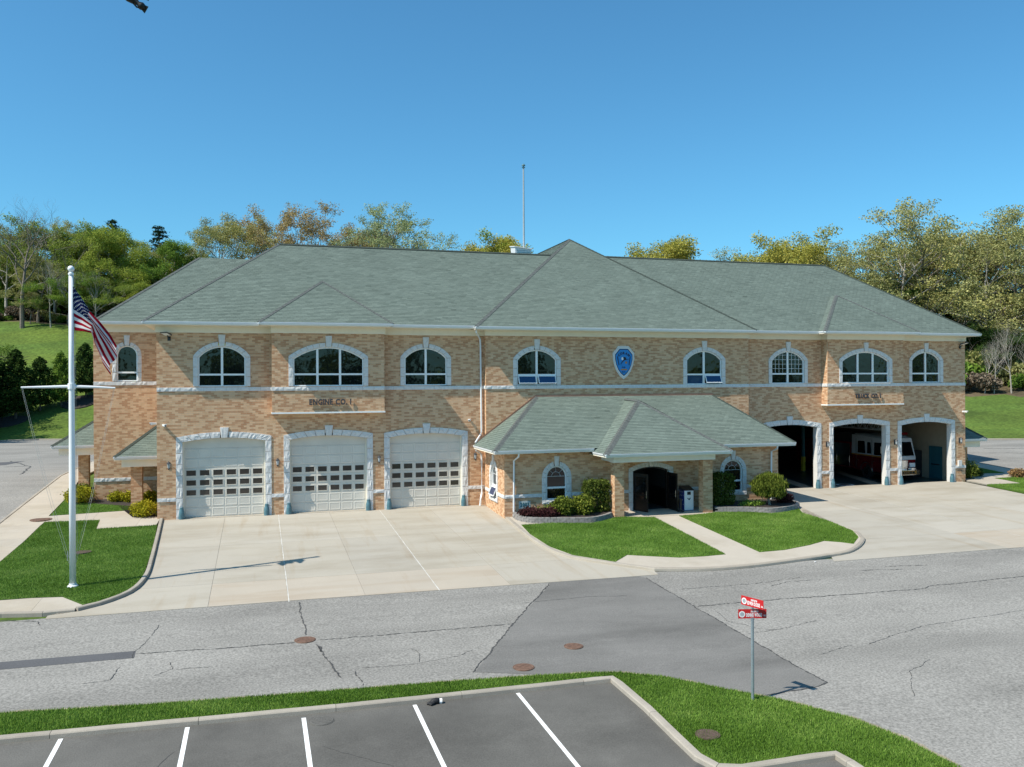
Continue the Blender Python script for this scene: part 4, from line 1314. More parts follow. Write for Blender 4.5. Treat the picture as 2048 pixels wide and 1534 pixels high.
# centre block: hip to a ridge running back
roof_c = MB().box((15, 1, 10.3), (32, 18, 10.4)).build('roof', 'trim_cream', ST)
cx0, cx1, cy, ZEC = 13.80, 32.36, YC - .86, 10.53
hc = (cx1 - cx0) / 2; pk = (cx0 + hc, cy + hc + .05, ZEC + hc * .746)
roof_plane(roof_c, [(cx0, cy, ZEC), (cx1, cy, ZEC), pk])
roof_plane(roof_c, [(cx0, 22.0, ZEC), (cx0, cy, ZEC), pk, (pk[0], 22.0, pk[2])])
roof_plane(roof_c, [(cx1, cy, ZEC), (cx1, 22.0, ZEC), (pk[0], 22.0, pk[2]), pk])
cap_line(roof_c, (cx0, cy, ZEC), pk, .15); cap_line(roof_c, (cx1, cy, ZEC), pk, .12, .03, 'shingle'); cap_line(roof_c, pk, (pk[0], 22.0, pk[2]), .16, .03, 'shingle', 'ridge_cap')
# rear mass over the recessed wing
roof_k = MB().box((-5, 8, 10.7), (0, 14, 10.8)).build('roof', 'trim_cream', ST)
kx, ky, kh, ksl, ZEK = -8.2, 5.25, 5.5, .845, 10.95
kx = -7.42
ZRK = ZEK + kh * ksl
roof_plane(roof_k, [(kx, ky, ZEK), (12.0, ky, ZEK), (12.0, ky + kh, ZRK), (kx + kh, ky + kh, ZRK)])
roof_plane(roof_k, [(kx, ky + 2 * kh, ZEK), (kx, ky, ZEK), (kx + kh, ky + kh, ZRK)], detail=False)
roof_plane(roof_k, [(12.0, ky + 2 * kh, ZEK), (kx, ky + 2 * kh, ZEK), (kx + kh, ky + kh, ZRK), (12.0, ky + kh, ZRK)], detail=False)
cap_line(roof_k, (kx, ky, ZEK), (kx + kh, ky + kh, ZRK))
# small hips over the oriels
for b0, b1, y0, ze, s_ in ((1.80, 8.98, -DB - .86, ZE, .745), (37.40, 45.0, YR - DB - .86, ZER, .735)):
    rf = MB().box((b0 + 1, y0 + .8, ze - .25), (b1 - 1, y0 + 1.2, ze - .2)).build('roof', 'trim_cream', ST)
    h = (b1 - b0) / 2; xa = (b0 + b1) / 2; ap = (xa, y0 + h, ze + h * s_ + .01); bk = (xa, y0 + h + 2.2, ze + h * s_ + .01)
    z = ze + .012
    roof_plane(rf, [(b0, y0, z), (b1, y0, z), ap]); roof_plane(rf, [(b0, y0 + h + 2.2, z), (b0, y0, z), ap, bk]); roof_plane(rf, [(b1, y0, z), (b1, y0 + h + 2.2, z), bk, ap])
    cap_line(rf, (b0, y0, z), ap, .13); cap_line(rf, (b1, y0, z), ap, .09)
    gutter(rf, [(b0, ey if b0 < 20 else ry), (b0, y0), (b1, y0), (b1, ey if b0 < 20 else ry)], 1, ze)
    soffit(rf, [(b0, y0), (b1, y0), (b1, y0 + 1.5), (b0, y0 + 1.5)], ze - .17)
gutter(roof_l, [(ex, 13), (ex, ey), (1.80, ey)], 1, ZE); gutter(roof_l, [(8.98, ey), (cx0, ey)], 1, ZE)
gutter(roof_c, [(cx0, ey), (cx0, cy), (cx1, cy), (cx1, ry)], 1, ZEC)
gutter(roof_r, [(cx1, ry), (37.4, ry)], 1, ZER); gutter(roof_r, [(45.0, ry), (rx, ry), (rx, 14)], 1, ZER)
gutter(roof_k, [(kx, 16), (kx, ky), (-2.0, ky)], 1, ZEK)
soffit(roof_l, [(ex, ey), (cx0, ey), (cx0, .3), (ex, .3)], ZE - .172); soffit(roof_c, [(cx0, cy), (cx1, cy), (cx1, .2), (cx0, .2)], ZEC - .174)
soffit(roof_r, [(cx1, ry), (rx, ry), (rx, YR + .3), (cx1, YR + .3)], ZER - .172); soffit(roof_k, [(kx, ky), (-2, ky), (-2, 6.3), (kx, 6.3)], ZEK - .172)
soffit(roof_l, [(ex, .3), (XL + .3, .3), (XL + .3, 6), (ex, 6)], ZE - .172); soffit(roof_r, [(XR - .3, YR + .3), (rx, YR + .3), (rx, 6), (XR - .3, 6)], ZER - .172); soffit(roof_k, [(kx, 6.3), (XRC + .3, 6.3), (XRC + .3, 16), (kx, 16)], ZEK - .172)
frieze(W_L, -.05, W_L.L, ZT, ZE - .17); frieze(W_B, -.05, W_B.L + .05, ZT, ZE - .17); frieze(W_C, -.05, W_C.L + .05, ZT, ZEC - .17); frieze(W_R, 0, W_R.L + .05, ZT, ZER - .17); frieze(W_B2, -.05, W_B2.L + .05, ZT, ZER - .17)
frieze(W_RC, -.05, W_RC.L, 10.36, ZEK - .17)
for a, b, z in (((B0, 0), (B0, -DB), ZE), ((B1, -DB), (B1, 0), ZE), ((RB0, YR), (RB0, YR - DB), ZER), ((RB1, YR - DB), (RB1, YR), ZER), ((XC0, 0), (XC0, YC), ZEC), ((XC1, YC), (XC1, YR), ZEC), ((XL, 6), (XL, 0), ZE), ((XR, YR), (XR, 6), ZER)):
    ww = Wall(a, b); frieze(ww, 0.0, ww.L - .001, ZT, z - .17, .045)
frieze(Wall((XRC, 16), (XRC, 6)), 0, 10, 10.36, ZEK - .17, .045)

# ---------------------------------------------------------------- entrance wing roof and porch
roof_e = MB().box((16, -3.6, 3.38), (30, -.6, 3.42)).build('roof', 'trim_cream', ST)
EX0, EX1, EY, EZ = 13.86, 32.56, -4.97, 3.60
T0, T1, TZ = (17.73, YC - .02, 6.40), (29.6, YC - .02, 6.40), 6.40
roof_plane(roof_e, [(EX0, EY, EZ), (EX1, EY, EZ), T1, T0])
roof_plane(roof_e, [(EX0, YC - .02, EZ), (EX0, EY, EZ), T0]); roof_plane(roof_e, [(EX1, EY, EZ), (EX1, YC - .02, EZ), T1])
cap_line(roof_e, (EX0, EY, EZ), T0, .19); cap_line(roof_e, (EX1, EY, EZ), T1, .12, .03, 'shingle')
PX0, PX1, PY, PZ = 19.55, 27.2, -6.72, 3.40
PA = (23.4, -2.56, 6.16); PBk = (23.4, YC - .03, 6.24)
roof_p = MB().box((20.4, -6.0, 3.28), (26.4, -4.4, 3.31)).build('roof', 'trim_cream', ST)
roof_plane(roof_p, [(PX0, PY, PZ), (PX1, PY, PZ), PA])
roof_plane(roof_p, [(PX0, YC - .05, PZ), (PX0, PY, PZ), PA, PBk]); roof_plane(roof_p, [(PX1, PY, PZ), (PX1, YC - .05, PZ), PBk, PA])
cap_line(roof_p, (PX0, PY, PZ), PA, .19); cap_line(roof_p, (PX1, PY, PZ), PA, .15); cap_line(roof_p, PA, PBk, .14)
gutter(roof_e, [(EX0, YC - .05), (EX0, EY), (PX0, EY)], 1, EZ); gutter(roof_e, [(PX1, EY), (EX1, EY), (EX1, YC - .1)], 1, EZ)
gutter(roof_p, [(PX0, EY + .05), (PX0, PY), (PX1, PY), (PX1, EY + .05)], 1, PZ)
soffit(roof_e, [(EX0, EY), (EX1, EY), (EX1, -4.2), (EX0, -4.2)], EZ - .19); soffit(roof_e, [(EX0, -4.2), (14.8, -4.2), (14.8, YC - .03), (EX0, YC - .03)], EZ - .19)
soffit(roof_p, [(PX0, PY), (PX1, PY), (PX1, -4.36), (PX0, -4.36)], PZ - .19)
# copper step flashing against the wall
fm = MB(); Wf = W_C
for (a, b) in ((T0, T1), ((EX0 + .3, YC, EZ + .2), T0), (T1, (EX1 - .3, YC, EZ + .2))):
    a, b = Vector(a), Vector(b)
    for q, h in ((0, 0),):
        fm.hexa([(a.x, YC - .035, a.z - .02), (b.x, YC - .035, b.z - .02), (b.x, YC - .004, b.z - .02), (a.x, YC - .004, a.z - .02)],
                [(a.x, YC - .035, a.z + .13), (b.x, YC - .035, b.z + .13), (b.x, YC - .004, b.z + .13), (a.x, YC - .004, a.z + .13)])
fm.build('flashing', 'copper', roof_e)
# porch beam, returns and brick piers
m = MB(); m.box((20.28, -6.06, 2.86), (26.52, -5.52, 3.2)); m.build('porch_beam', 'trim_white', ST)
m = MB(); m.box((20.28, -5.52, 2.88), (20.78, -4.36, 3.2)); m.build('porch_beam', 'trim_white', ST)
m = MB(); m.box((26.02, -5.52, 2.88), (26.52, -4.36, 3.2)); m.build('porch_beam', 'trim_white', ST)
def brick_pier(x0, x1, y0, y1, z0, z1):
    root = None
    for a, b in (((x0, y0), (x1, y0)), ((x1, y0), (x1, y1)), ((x1, y1), (x0, y1)), ((x0, y1), (x0, y0))):
        brick_wall(Wall(a, b), z0, z1, [])
brick_pier(20.36, 20.92, -6.02, -5.5, -.3, 2.86); brick_pier(25.76, 26.36, -6.02, -5.5, -.3, 2.86)
# entrance doors: dark wood frame, two leaves swung open
m = MB(); o = wdoor; yb = .28
outl, inl = o.outline(.0, 16, z0=-.18), o.outline(.09, 16, z0=-.18)
n = len(outl)
m.add([W_E.pt(a, z, -yb + .08) for a, z in outl] + [W_E.pt(a, z, -yb + .08) for a, z in inl] + [W_E.pt(a, z, -yb - .05) for a, z in inl],
      [(i, (i + 1) % n, n + (i + 1) % n, n + i) for i in range(1, n)] + [(n + i, n + (i + 1) % n, 2 * n + (i + 1) % n, 2 * n + i) for i in range(1, n)])
df = m.build('entrance_doorway', 'dark_wood', ST, fixn=False)
m = MB(); m.box((22.2, -4.05, -.17), (24.5, -4.04, 2.45)); 
lob = MB()
lob.add([(22.0, -4.05, -.12), (24.7, -4.05, -.12), (24.7, -.6, -.12), (22.0, -.6, -.12)], [(0, 1, 2, 3)])
lob.add([(22.0, -.6, -.12), (24.7, -.6, -.12), (24.7, -.6, 2.7), (22.0, -.6, 2.7)], [(0, 1, 2, 3)])
lob.add([(22.0, -4.05, -.12), (22.0, -.6, -.12), (22.0, -.6, 2.7), (22.0, -4.05, 2.7)], [(0, 1, 2, 3)])
lob.add([(24.7, -4.05, -.12), (24.7, -.6, -.12), (24.7, -.6, 2.7), (24.7, -4.05, 2.7)], [(0, 1, 2, 3)])
lob.add([(22.0, -4.05, 2.7), (24.7, -4.05, 2.7), (24.7, -.6, 2.7), (22.0, -.6, 2.7)], [(0, 1, 2, 3)])
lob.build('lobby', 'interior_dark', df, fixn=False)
m = MB(); m.box((24.66, -3.9, -.1), (24.69, -.7, 1.0)); m.build('wainscot', 'dark_wood', df)
def leaf(hx, ang, sg):
    """door leaf hinged at hx, swung out towards the camera"""
    M = Matrix.Translation((hx, -4.30, -.15)) @ Matrix.Rotation(ang, 4, 'Z')
    fr = MB(); L = 1.0
    for x0, x1, z0, z1 in ((0, .13, 0, 2.2), (L - .13, L, 0, 2.2), (.13, L - .13, 0, .78), (.13, L - .13, 2.02, 2.2), (.13, L - .13, .95, 1.05)):
        fr.box((x0, -.025, z0), (x1, .025, z1))
    fr.v = [tuple(M @ Vector(v)) for v in fr.v]
    o = fr.build('door_leaf', 'dark_wood', df)
    g = MB(); g.box((.13, -.006, .78), (L - .13, .006, 2.02)); g.v = [tuple(M @ Vector(v)) for v in g.v]; g.build('pane', 'glass_dark', o)
    h = MB(); h.tube([(L - .07, -.07, .85), (L - .07, -.07, 1.25)], .015, 6); h.box((L - .085, -.07, .9), (L - .055, -.02, .93)); h.box((L - .085, -.07, 1.17), (L - .055, -.02, 1.2))
    h.v = [tuple(M @ Vector(v)) for v in h.v]; h.build('handle', 'chrome', o)
leaf(22.28, R(-62), 1); leaf(24.42, R(-180 + 62 + 34), -1)
mt = MB(); mt.box((22.35, -5.4, -.115), (24.4, -4.1, -.10)); tag(mt.build('doormat', 'black_matte'), 'black doormat in front of the open entrance doors', 'doormat')
pf = drape('porch_floor', [(20.0, -6.3), (26.8, -6.3), (26.8, -4.3), (20.0, -4.3)], .108, 'concrete_walk', None); tag(pf, kind='structure')
# corner-stone plaque with the year
m = MB(); W_E.box(m, 15.40 - 14.58, 16.06 - 14.58, .36, .76, -.005, .012); plq = m.build('date_stone', 'plaque', ST)

# ---------------------------------------------------------------- side canopies
def canopy(sx, wall_x, x_out, yf, yb_, ztop, zeave, colx, coly, mirror=False):
    f = (lambda x: MX(x)) if mirror else (lambda x: x)
    rf = MB()
    a = [(f(x_out), yf), (f(wall_x), yf), (f(wall_x), yb_), (f(x_out), yb_)]
    if mirror: a = [a[1], a[0], a[3], a[2]]
    rf.hexa([(x, y, zeave - .2) for x, y in a], [(x, y, zeave - .17) for x, y in a])
    root = rf.build('canopy_roof', 'trim_cream', ST)
    ym = (yf + yb_) / 2; hd = ym - yf
    e0, e1, e2, e3 = (f(x_out), yf, zeave), (f(wall_x), yf, zeave), (f(wall_x), yb_, zeave), (f(x_out), yb_, zeave)
    r0, r1 = (f(x_out + hd * 1.05), ym, ztop), (f(wall_x), ym, ztop)
    if mirror:
        roof_plane(root, [e1, e0, r0, r1]); roof_plane(root, [e0, e3, r0]); roof_plane(root, [e3, e2, r1, r0])
        gutter(root, [(f(wall_x), yf), (f(x_out), yf), (f(x_out), yb_), (f(wall_x), yb_)], 1, zeave)
    else:
        roof_plane(root, [e0, e1, r1, r0]); roof_plane(root, [e3, e0, r0]); roof_plane(root, [e2, e3, r0, r1])
        gutter(root, [(f(wall_x), yb_), (f(x_out), yb_), (f(x_out), yf), (f(wall_x), yf)], 1, zeave)
    cap_line(root, e0, r0, .14, mat='shingle')
    xs = sorted((f(colx - .3), f(colx + .3)))
    gzv = gz(xs[0], coly)
    brick_pier(xs[0], xs[1], coly - .28, coly + .28, gzv, zeave - .62)
    m = MB(); xb = sorted((f(wall_x), f(x_out + .35)))
    m.box((xb[0], yf + .3, zeave - .62), (xb[1], yb_ - .3, zeave - .2)); m.build('canopy_beam', 'trim_cream', root)
canopy(-1, XL, -5.95, 2.75, 6.6, 4.85, 3.25, -4.92, 4.05)
canopy(-1, XL, -5.95, .75, 4.6, 4.55, 3.0, -4.92, 2.1, True)
canopy(-1, XRC, -10.3, 8.6, 13.0, 5.15, 3.55, -8.85, 10.7)

# ---------------------------------------------------------------- downspouts
def downspout(pts, r=.055):
    m = MB(); m.tube(pts, r, 6); o = m.build('downspout', 'gutter_white', ST)
    return o
downspout([(13.95, -.80, 10.42), (13.95, -.80, 10.2), (14.35, -.1, 9.85), (14.38, -.09, 9.5), (14.42, -.09, 4.35), (14.35, -.12, 4.2), (13.92, -.55, 3.75)])
downspout([(13.95, -.6, 3.42), (13.98, -.5, 3.3), (14.40, -.12, 3.05), (14.42, -.1, 2.6), (14.42, -.1, .75), (14.3, -.3, .45), (14.25, -.32, .02)], .06)
downspout([(15.25, -4.9, 3.42), (15.25, -4.85, 3.25), (15.1, -4.46, 3.0), (15.08, -4.43, -.1)], .055)
downspout([(31.35, -4.9, 3.42), (31.35, -4.85, 3.25), (31.22, -4.46, 3.05), (31.2, -4.43, -.1)], .055)
downspout([(-3.95, 5.32, 10.75), (-3.92, 5.4, 10.6), (-3.70, 5.85, 10.42), (-3.70, 5.9, .5)], .05)
# ================================================================== THINGS
DG = None
def letter_meshes(txt, size, depth, bold=.045):
    """list of (mesh, x offset, advance) one per character"""
    out = []; x = 0.0
    for ch in txt:
        if ch == ' ':
            x += size * .34; continue
        cu = bpy.data.curves.new('letter', 'FONT'); cu.body = ch; cu.size = size; cu.extrude = depth; cu.resolution_u = 2; cu.offset = size * bold
        ob = bpy.data.objects.new('letter', cu); COL.objects.link(ob)
        bpy.context.view_layer.update()
        me = bpy.data.meshes.new_from_object(ob.evaluated_get(bpy.context.evaluated_depsgraph_get()))
        bpy.data.objects.remove(ob); bpy.data.curves.remove(cu)
        n = len(me.vertices); co = np.empty(n * 3, np.float32); me.vertices.foreach_get('co', co); co = co.reshape(-1, 3)
        w0, w1 = co[:, 0].min(), co[:, 0].max()
        co[:, 0] -= w0; me.vertices.foreach_set('co', co.ravel())
        out.append((me, x, w1 - w0)); x += (w1 - w0) + size * .09
    return out, x - size * .09
def lettering(parent, txt, size, depth, mat, frame, width=None, bold=1.0, name='letter'):
    """frame(x, y, d) -> world position; the text is centred on x = 0"""
    ls, W = letter_meshes(txt, size, depth)
    k = (width / W) if width else 1.0
    for me, x, adv in ls:
        n = len(me.vertices); co = np.empty(n * 3, np.float32); me.vertices.foreach_get('co', co); co = co.reshape(-1, 3)
        P = np.array([frame((c[0] + x - W / 2) * k, c[1], c[2]) for c in co], np.float32)
        me.vertices.foreach_set('co', P.ravel()); me.update()
        me.materials.clear(); me.materials.append(MATS[mat])
        link(name, me, None, parent)
def wall_frame(w, s, z, out): return lambda x, y, d: tuple(w.pt(s + x, z + y, out + d))

eng = tag(empty('wall_lettering', W_B.pt(3.1, 6.1, 0)), 'dark metal letters reading ENGINE CO. 1 on the left oriel', 'lettering')
def off(parent, fr):
    L = parent.location
    return lambda x, y, d: tuple(Vector(fr(x, y, d)) - L)
lettering(eng, 'ENGINE CO. 1', .42, .03, 'bronze_dark', off(eng, wall_frame(W_B, 5.60 - B0, 6.10, .085)), 2.28)
trk = tag(empty('wall_lettering', W_B2.pt(3.1, 6.1, 0)), 'dark metal letters reading TRUCK CO. 1 on the right oriel', 'lettering')
lettering(trk, 'TRUCK CO. 1', .42, .03, 'bronze_dark', off(trk, wall_frame(W_B2, 41.38 - RB0, 6.09, .085)), 2.08)
lettering(plq, '2003', .30, .004, 'teal_paint', wall_frame(W_E, 15.73 - 14.58, .46, .017), .50, name='numeral')

# ---- shield emblem on the centre block
SH = tag(empty('shield_emblem', W_C.pt(23.43 - XC0, 7.43, 0)), 'blue shield emblem with pale stone rim on the centre wall', 'emblem')
def shield_outline(k):
    half = [(.34, 2.06), (.72, 1.62), (.71, 1.25), (.62, .85), (.46, .48), (.25, .2), (0, 0)]
    pts = [(x, z) for x, z in half] + [(-x, z) for x, z in half[-2::-1]]
    c = (0, 1.1)
    return [(c[0] + (x - c[0]) * k, c[1] + (z - c[1]) * k) for x, z in pts]
for k, o0, o1, mt in ((1.0, -.004, .05, 'stone_smooth'), (.87, .05, .075, 'sign_white'), (.82, .075, .080, 'navy'), (.76, .080, .086, 'blue_field')):
    m = MB(); P = shield_outline(k)
    m.prism(P, lambda x, z: Vector((x, -o1, z)), lambda x, z: Vector((x, -o0, z))); m.build({1.0: 'rim', .87: 'border', .82: 'edge_line', .76: 'field'}[k], mt, SH)
ls, W_ = letter_meshes('CORAM', .2, .004)
for (me, x, adv), a in zip(ls, (42, 21, 0, -21, -42)):
    t = R(a); n = len(me.vertices); co = np.empty(n * 3, np.float32); me.vertices.foreach_get('co', co); co = co.reshape(-1, 3)
    r = .42
    P = []
    for c in co:
        lx, lz = c[0] - adv / 2, c[1] + r
        P.append((lx * math.cos(t) - lz * math.sin(t), -.092 - c[2], 1.13 + lx * math.sin(t) + lz * math.cos(t)))
    me.vertices.foreach_set('co', np.array(P, np.float32).ravel()); me.update(); me.materials.clear(); me.materials.append(MATS['navy']); link('letter', me, None, SH)
fr_s = lambda z: (lambda x, y, d: (x, -.092 - d, z + y))
lettering(SH, 'F.D.', .12, .004, 'navy', fr_s(.70)); lettering(SH, 'N.Y.', .11, .004, 'navy', fr_s(.42))
m = MB(); m.box((-.2, -.096, .56), (.2, -.086, .64)); m.build('scroll', 'gold', SH)
for sg in (-1, 1):
    m = MB(); m.hexa([(sg * .40, -.086, 1.42), (sg * .46, -.086, 1.42), (sg * .36, -.086, .86), (sg * .31, -.086, .88)], [(sg * .40, -.094, 1.42), (sg * .46, -.094, 1.42), (sg * .36, -.094, .86), (sg * .31, -.094, .88)]); m.build('side_scroll', 'navy', SH)
m = MB(); m.tube([(-.22, -.09, .92), (-.1, -.09, 1.1), (.05, -.09, 1.22), (.32, -.09, 1.25)], [.012, .025, .03, .01], 6); m.build('arc', 'bird_black', SH)
m = MB(); m.lathe((0, 0, 0), [(.01, -.09), (.06, -.07), (.075, 0), (.05, .06), (.01, .1)], 10); m.v = [(x - .1, -.09 + y * .15, 1.28 + z) for x, y, z in m.v]; m.build('device', 'sign_white', SH)
m = MB(); m.lathe((0, 0, 0), [(.01, -.08), (.07, -.04), (.08, .03), (.01, .08)], 10); m.v = [(x * 1.4 + .04, -.088 + y * .1, 1.3 + z) for x, y, z in m.v]; m.build('device', 'bird_black', SH)
m = MB(); m.lathe((0, 0, 0), [(.01, -.08), (.06, -.04), (.07, .03), (.01, .08)], 10); m.v = [(x + .15, -.088 + y * .1, 1.03 + z) for x, y, z in m.v]; m.build('device', 'gold', SH)

# ---- wall lanterns, floodlights, cameras
def lantern(w, s, z, label):
    p = w.pt(s, z, 0); t = tag(empty('wall_lantern', p), label, 'lamp', 'wall lanterns between the garage bays')
    m = MB(); m.box((-.055, -.025, -.16), (.055, .0, .20)); m.build('back_plate', 'bronze_dark', t)
    m = MB(); m.tube([(0, -.02, .14), (0, -.12, .26), (0, -.2, .24), (0, -.2, .18)], .014, 6); m.build('arm', 'bronze_dark', t)
    m = MB(); m.lathe((0, -.2, -.12), [(.03, 0), (.055, .02), (.085, .24), (.08, .245)], 6); m.build('glass', 'lantern_glass', t)
    m = MB(); m.lathe((0, -.2, .12), [(.11, 0), (.10, .03), (.05, .09), (.02, .12), (.01, .15)], 6); m.build('cap', 'bronze_dark', t)
    m = MB(); m.lathe((0, -.2, -.22), [(.005, 0), (.03, .05), (.045, .10)], 6); m.build('finial', 'bronze_dark', t)
for s, lab in ((-2.83, 'wall lantern left of the first closed garage door'), (2.77, 'wall lantern between the first and second closed garage doors'), (8.36, 'wall lantern between the second and third closed garage doors'), (14.02, 'wall lantern right of the third closed garage door by the downspout')):
    lantern(W_L, s - XL, 2.9, lab)
for s, lab in ((38.6, 'wall lantern between the first and second open garage bays'), (44.15, 'wall lantern between the second and third open garage bays'), (49.72, 'wall lantern at the far right corner of the station')):
    lantern(W_R, s - XC1, 2.95, lab)
def camera_unit(p, yaw, label):
    t = tag(empty('security_camera', p), label, 'camera', 'security cameras on the walls')
    M = Matrix.Rotation(yaw, 3, 'Z')
    def B(m): m.v = [tuple(M @ Vector(v)) for v in m.v]; return m
    m = MB(); m.box((-.05, -.02, -.05), (.05, .0, .05)); B(m).build('mount', 'vinyl_white', t)
    m = MB(); m.tube([(0, -.02, 0), (0, -.34, -.02)], [.05, .055], 8); m.box((-.065, -.40, .03), (.065, -.05, .065)); B(m).build('housing', 'vinyl_white', t)
    m = MB(); m.tube([(0, -.335, -.02), (0, -.36, -.02)], .035, 8); B(m).build('lens', 'black_paint', t)
camera_unit(W_L.pt(-3.12 - XL, 5.07, .005), R(25), 'white security camera near the left corner of the garage front')
camera_unit(W_L.pt(13.75 - XL, 5.06, .005), R(-25), 'white security camera beside the downspout above the third garage door')
camera_unit(W_R.pt(50.02 - XC1, 5.02, .005), R(20), 'white security camera at the right corner above the last bay')
camera_unit(Vector((XL - .005, .35, 5.15)), R(-90), 'white security camera on the side wall facing the left canopy')
def floodlight(p, label, yaw=0):
    t = tag(empty('floodlight', p), label, 'lamp', 'floodlights under the eaves')
    M = Matrix.Rotation(yaw, 3, 'Z')
    def B(m): m.v = [tuple(M @ Vector(v)) for v in m.v]; return m
    m = MB(); m.box((-.08, -.05, -.2), (.08, .0, .02)); B(m).build('junction_box', 'black_paint', t)
    m = MB(); m.tube([(0, -.05, -.06), (0, -.14, -.04), (0, -.18, .08)], .025, 6); B(m).build('arm', 'black_paint', t)
    m = MB(); m.hexa([(-.2, -.55, .18), (.2, -.55, .18), (.2, -.1, .06), (-.2, -.1, .06)], [(-.2, -.57, .23), (.2, -.57, .23), (.2, -.12, .16), (-.2, -.12, .16)]); B(m).build('head', 'bronze_dark', t)
    m = MB(); m.hexa([(-.17, -.53, .172), (.17, -.53, .172), (.17, -.14, .064), (-.17, -.14, .064)], [(-.17, -.53, .179), (.17, -.53, .179), (.17, -.14, .071), (-.17, -.14, .071)]); B(m).build('lens', 'vinyl_white', t)
floodlight(W_L.pt(-2.78 - XL, 9.80, .004), 'floodlight under the eaves at the left end of the garage front', R(-25))
floodlight(W_R.pt(49.8 - XC1, 9.72, .004), 'floodlight under the eaves at the far right corner', R(20))
hb_ = tag(empty('utility_box', W_R.pt(49.70 - XC1, .7, .01)), 'small grey utility box with a rail low on the far right pier', 'utility box')
m = MB(); m.box((-.14, -.12, .42), (.14, .0, .85)); m.build('box', 'stone_smooth', hb_)
m = MB(); m.tube([(-.16, -.02, .1), (-.16, -.22, .1), (.16, -.22, .1), (.16, -.02, .1)], .02, 6); m.build('rail', 'black_paint', hb_)

# ---- flagpole and flag
FPx, FPy = -5.05, -13.0
FPz = gz(FPx, FPy) + .10
fp = tag(empty('flagpole', (FPx, FPy, FPz)), 'tall white flagpole with a crossarm on the left lawn', 'flagpole')
H = 11.45 - FPz
m = MB(); m.lathe((0, 0, 0), [(.118, 0), (.115, H * .35), (.098, H * .7), (.08, H)], 18); m.build('pole', 'pole_white', fp, smooth=True)
m = MB(); m.lathe((0, 0, 0), [(.20, 0), (.19, .04), (.14, .07), (.135, .12)], 18); m.build('base_collar', 'pole_white', fp)
m = MB(); m.lathe((0, 0, H), [(.10, 0), (.105, .06), (.07, .10), (.03, .12)], 14); m.build('truck_cap', 'pole_white', fp)
m = MB(); m.lathe((0, 0, H + .10), [(.01, 0), (.07, .03), (.115, .1), (.12, .15), (.10, .21), (.05, .25), (.01, .26)], 14); m.build('ball', 'pole_white', fp, smooth=True)
za = 7.16 - FPz
m = MB(); m.tube([(-1.72, 0, za + .02), (-.8, 0, za + .035), (0, 0, za + .05), (.8, 0, za + .02), (1.52, 0, za - .02)], [.035, .05, .06, .05, .035], 10); m.build('crossarm', 'pole_white', fp)
m = MB(); m.lathe((0, 0, za - .06), [(.135, 0), (.14, .02), (.14, .2), (.135, .22)], 14); m.build('crossarm_band', 'pole_white', fp)
def halyard(a, b, sag=.15, r=.004):
    m = MB(); a, b = Vector(a), Vector(b)
    m.tube([a.lerp(b, k / 8) + Vector((0, 0, -sag * math.sin(math.pi * k / 8))) for k in range(9)], r, 4); m.build('halyard', 'rope', fp)
halyard((-1.7, 0, za), (-.12, -.05, .9), .35, .0045); halyard((-1.66, -.03, za), (-.10, -.08, 1.1), .2, .004); halyard((1.5, 0, za - .03), (.12, -.05, .9), .3, .0045); halyard((1.46, .03, za - .03), (.10, .06, 1.15), .25, .004)
halyard((.13, 0, H - .05), (.16, 0, 1.2), .0, .004)
m = MB(); m.tube([(-.17, -.02, 1.0), (-.17, .02, 1.35)], .02, 6); m.build('cleat', 'chrome', fp)

def flag():
    cols = [(0, (-5.02, 11.07), (-4.92, 9.34)), (.2, (-4.74, 10.66), (-4.63, 9.31)), (.4, (-4.42, 10.10), (-4.26, 9.22)), (.6, (-4.02, 9.68), (-4.20, 8.62)), (.8, (-3.66, 9.20), (-4.00, 8.04)), (1.0, (-3.40, 8.74), (-3.74, 7.64))]
    nu, nv = 48, 39
    V = []; UV = []
    for j in range(nv + 1):
        v = j / nv
        for i in range(nu + 1):
            u = i / nu
            k = min(4, int(u * 5)); t = u * 5 - k
            t = t * t * (3 - 2 * t) * .35 + t * .65
            top = [cols[k][1][q] * (1 - t) + cols[k + 1][1][q] * t for q in (0, 1)]
            bot = [cols[k][2][q] * (1 - t) + cols[k + 1][2][q] * t for q in (0, 1)]
            x = top[0] * (1 - v) + bot[0] * v; z = top[1] * (1 - v) + bot[1] * v
            fold = min(1, u * 2.2)
            amp = .05 + .22 * fold
            y = -13.05 + amp * math.sin(3.2 * v * math.pi + 1.2 + u * 2.4) * fold + .10 * math.sin(u * 9 + v * 2) * fold
            x += .04 * fold * math.sin(3.2 * v * math.pi + 2.6 + u * 2.0)
            V.append((x, y, z)); UV.append((u, v))
    N = nu + 1
    F = [(j * N + i, j * N + i + 1, (j + 1) * N + i + 1, (j + 1) * N + i) for j in range(nv) for i in range(nu)]
    o = Vector((-4.95, -13.05, 9.34))
    me = bpy.data.meshes.new('flag'); me.from_pydata([tuple(Vector(p) - o) for p in V], [], F)
    uvl = me.uv_layers.new(name='UVMap')
    for lp in me.loops: uvl.data[lp.index].uv = UV[lp.vertex_index]
    me.polygons.foreach_set('use_smooth', [True] * len(me.polygons))
    ob = tag(link('flag', me, 'flag_cloth', None, o), 'American flag hanging limp from the white pole', 'flag')
flag()

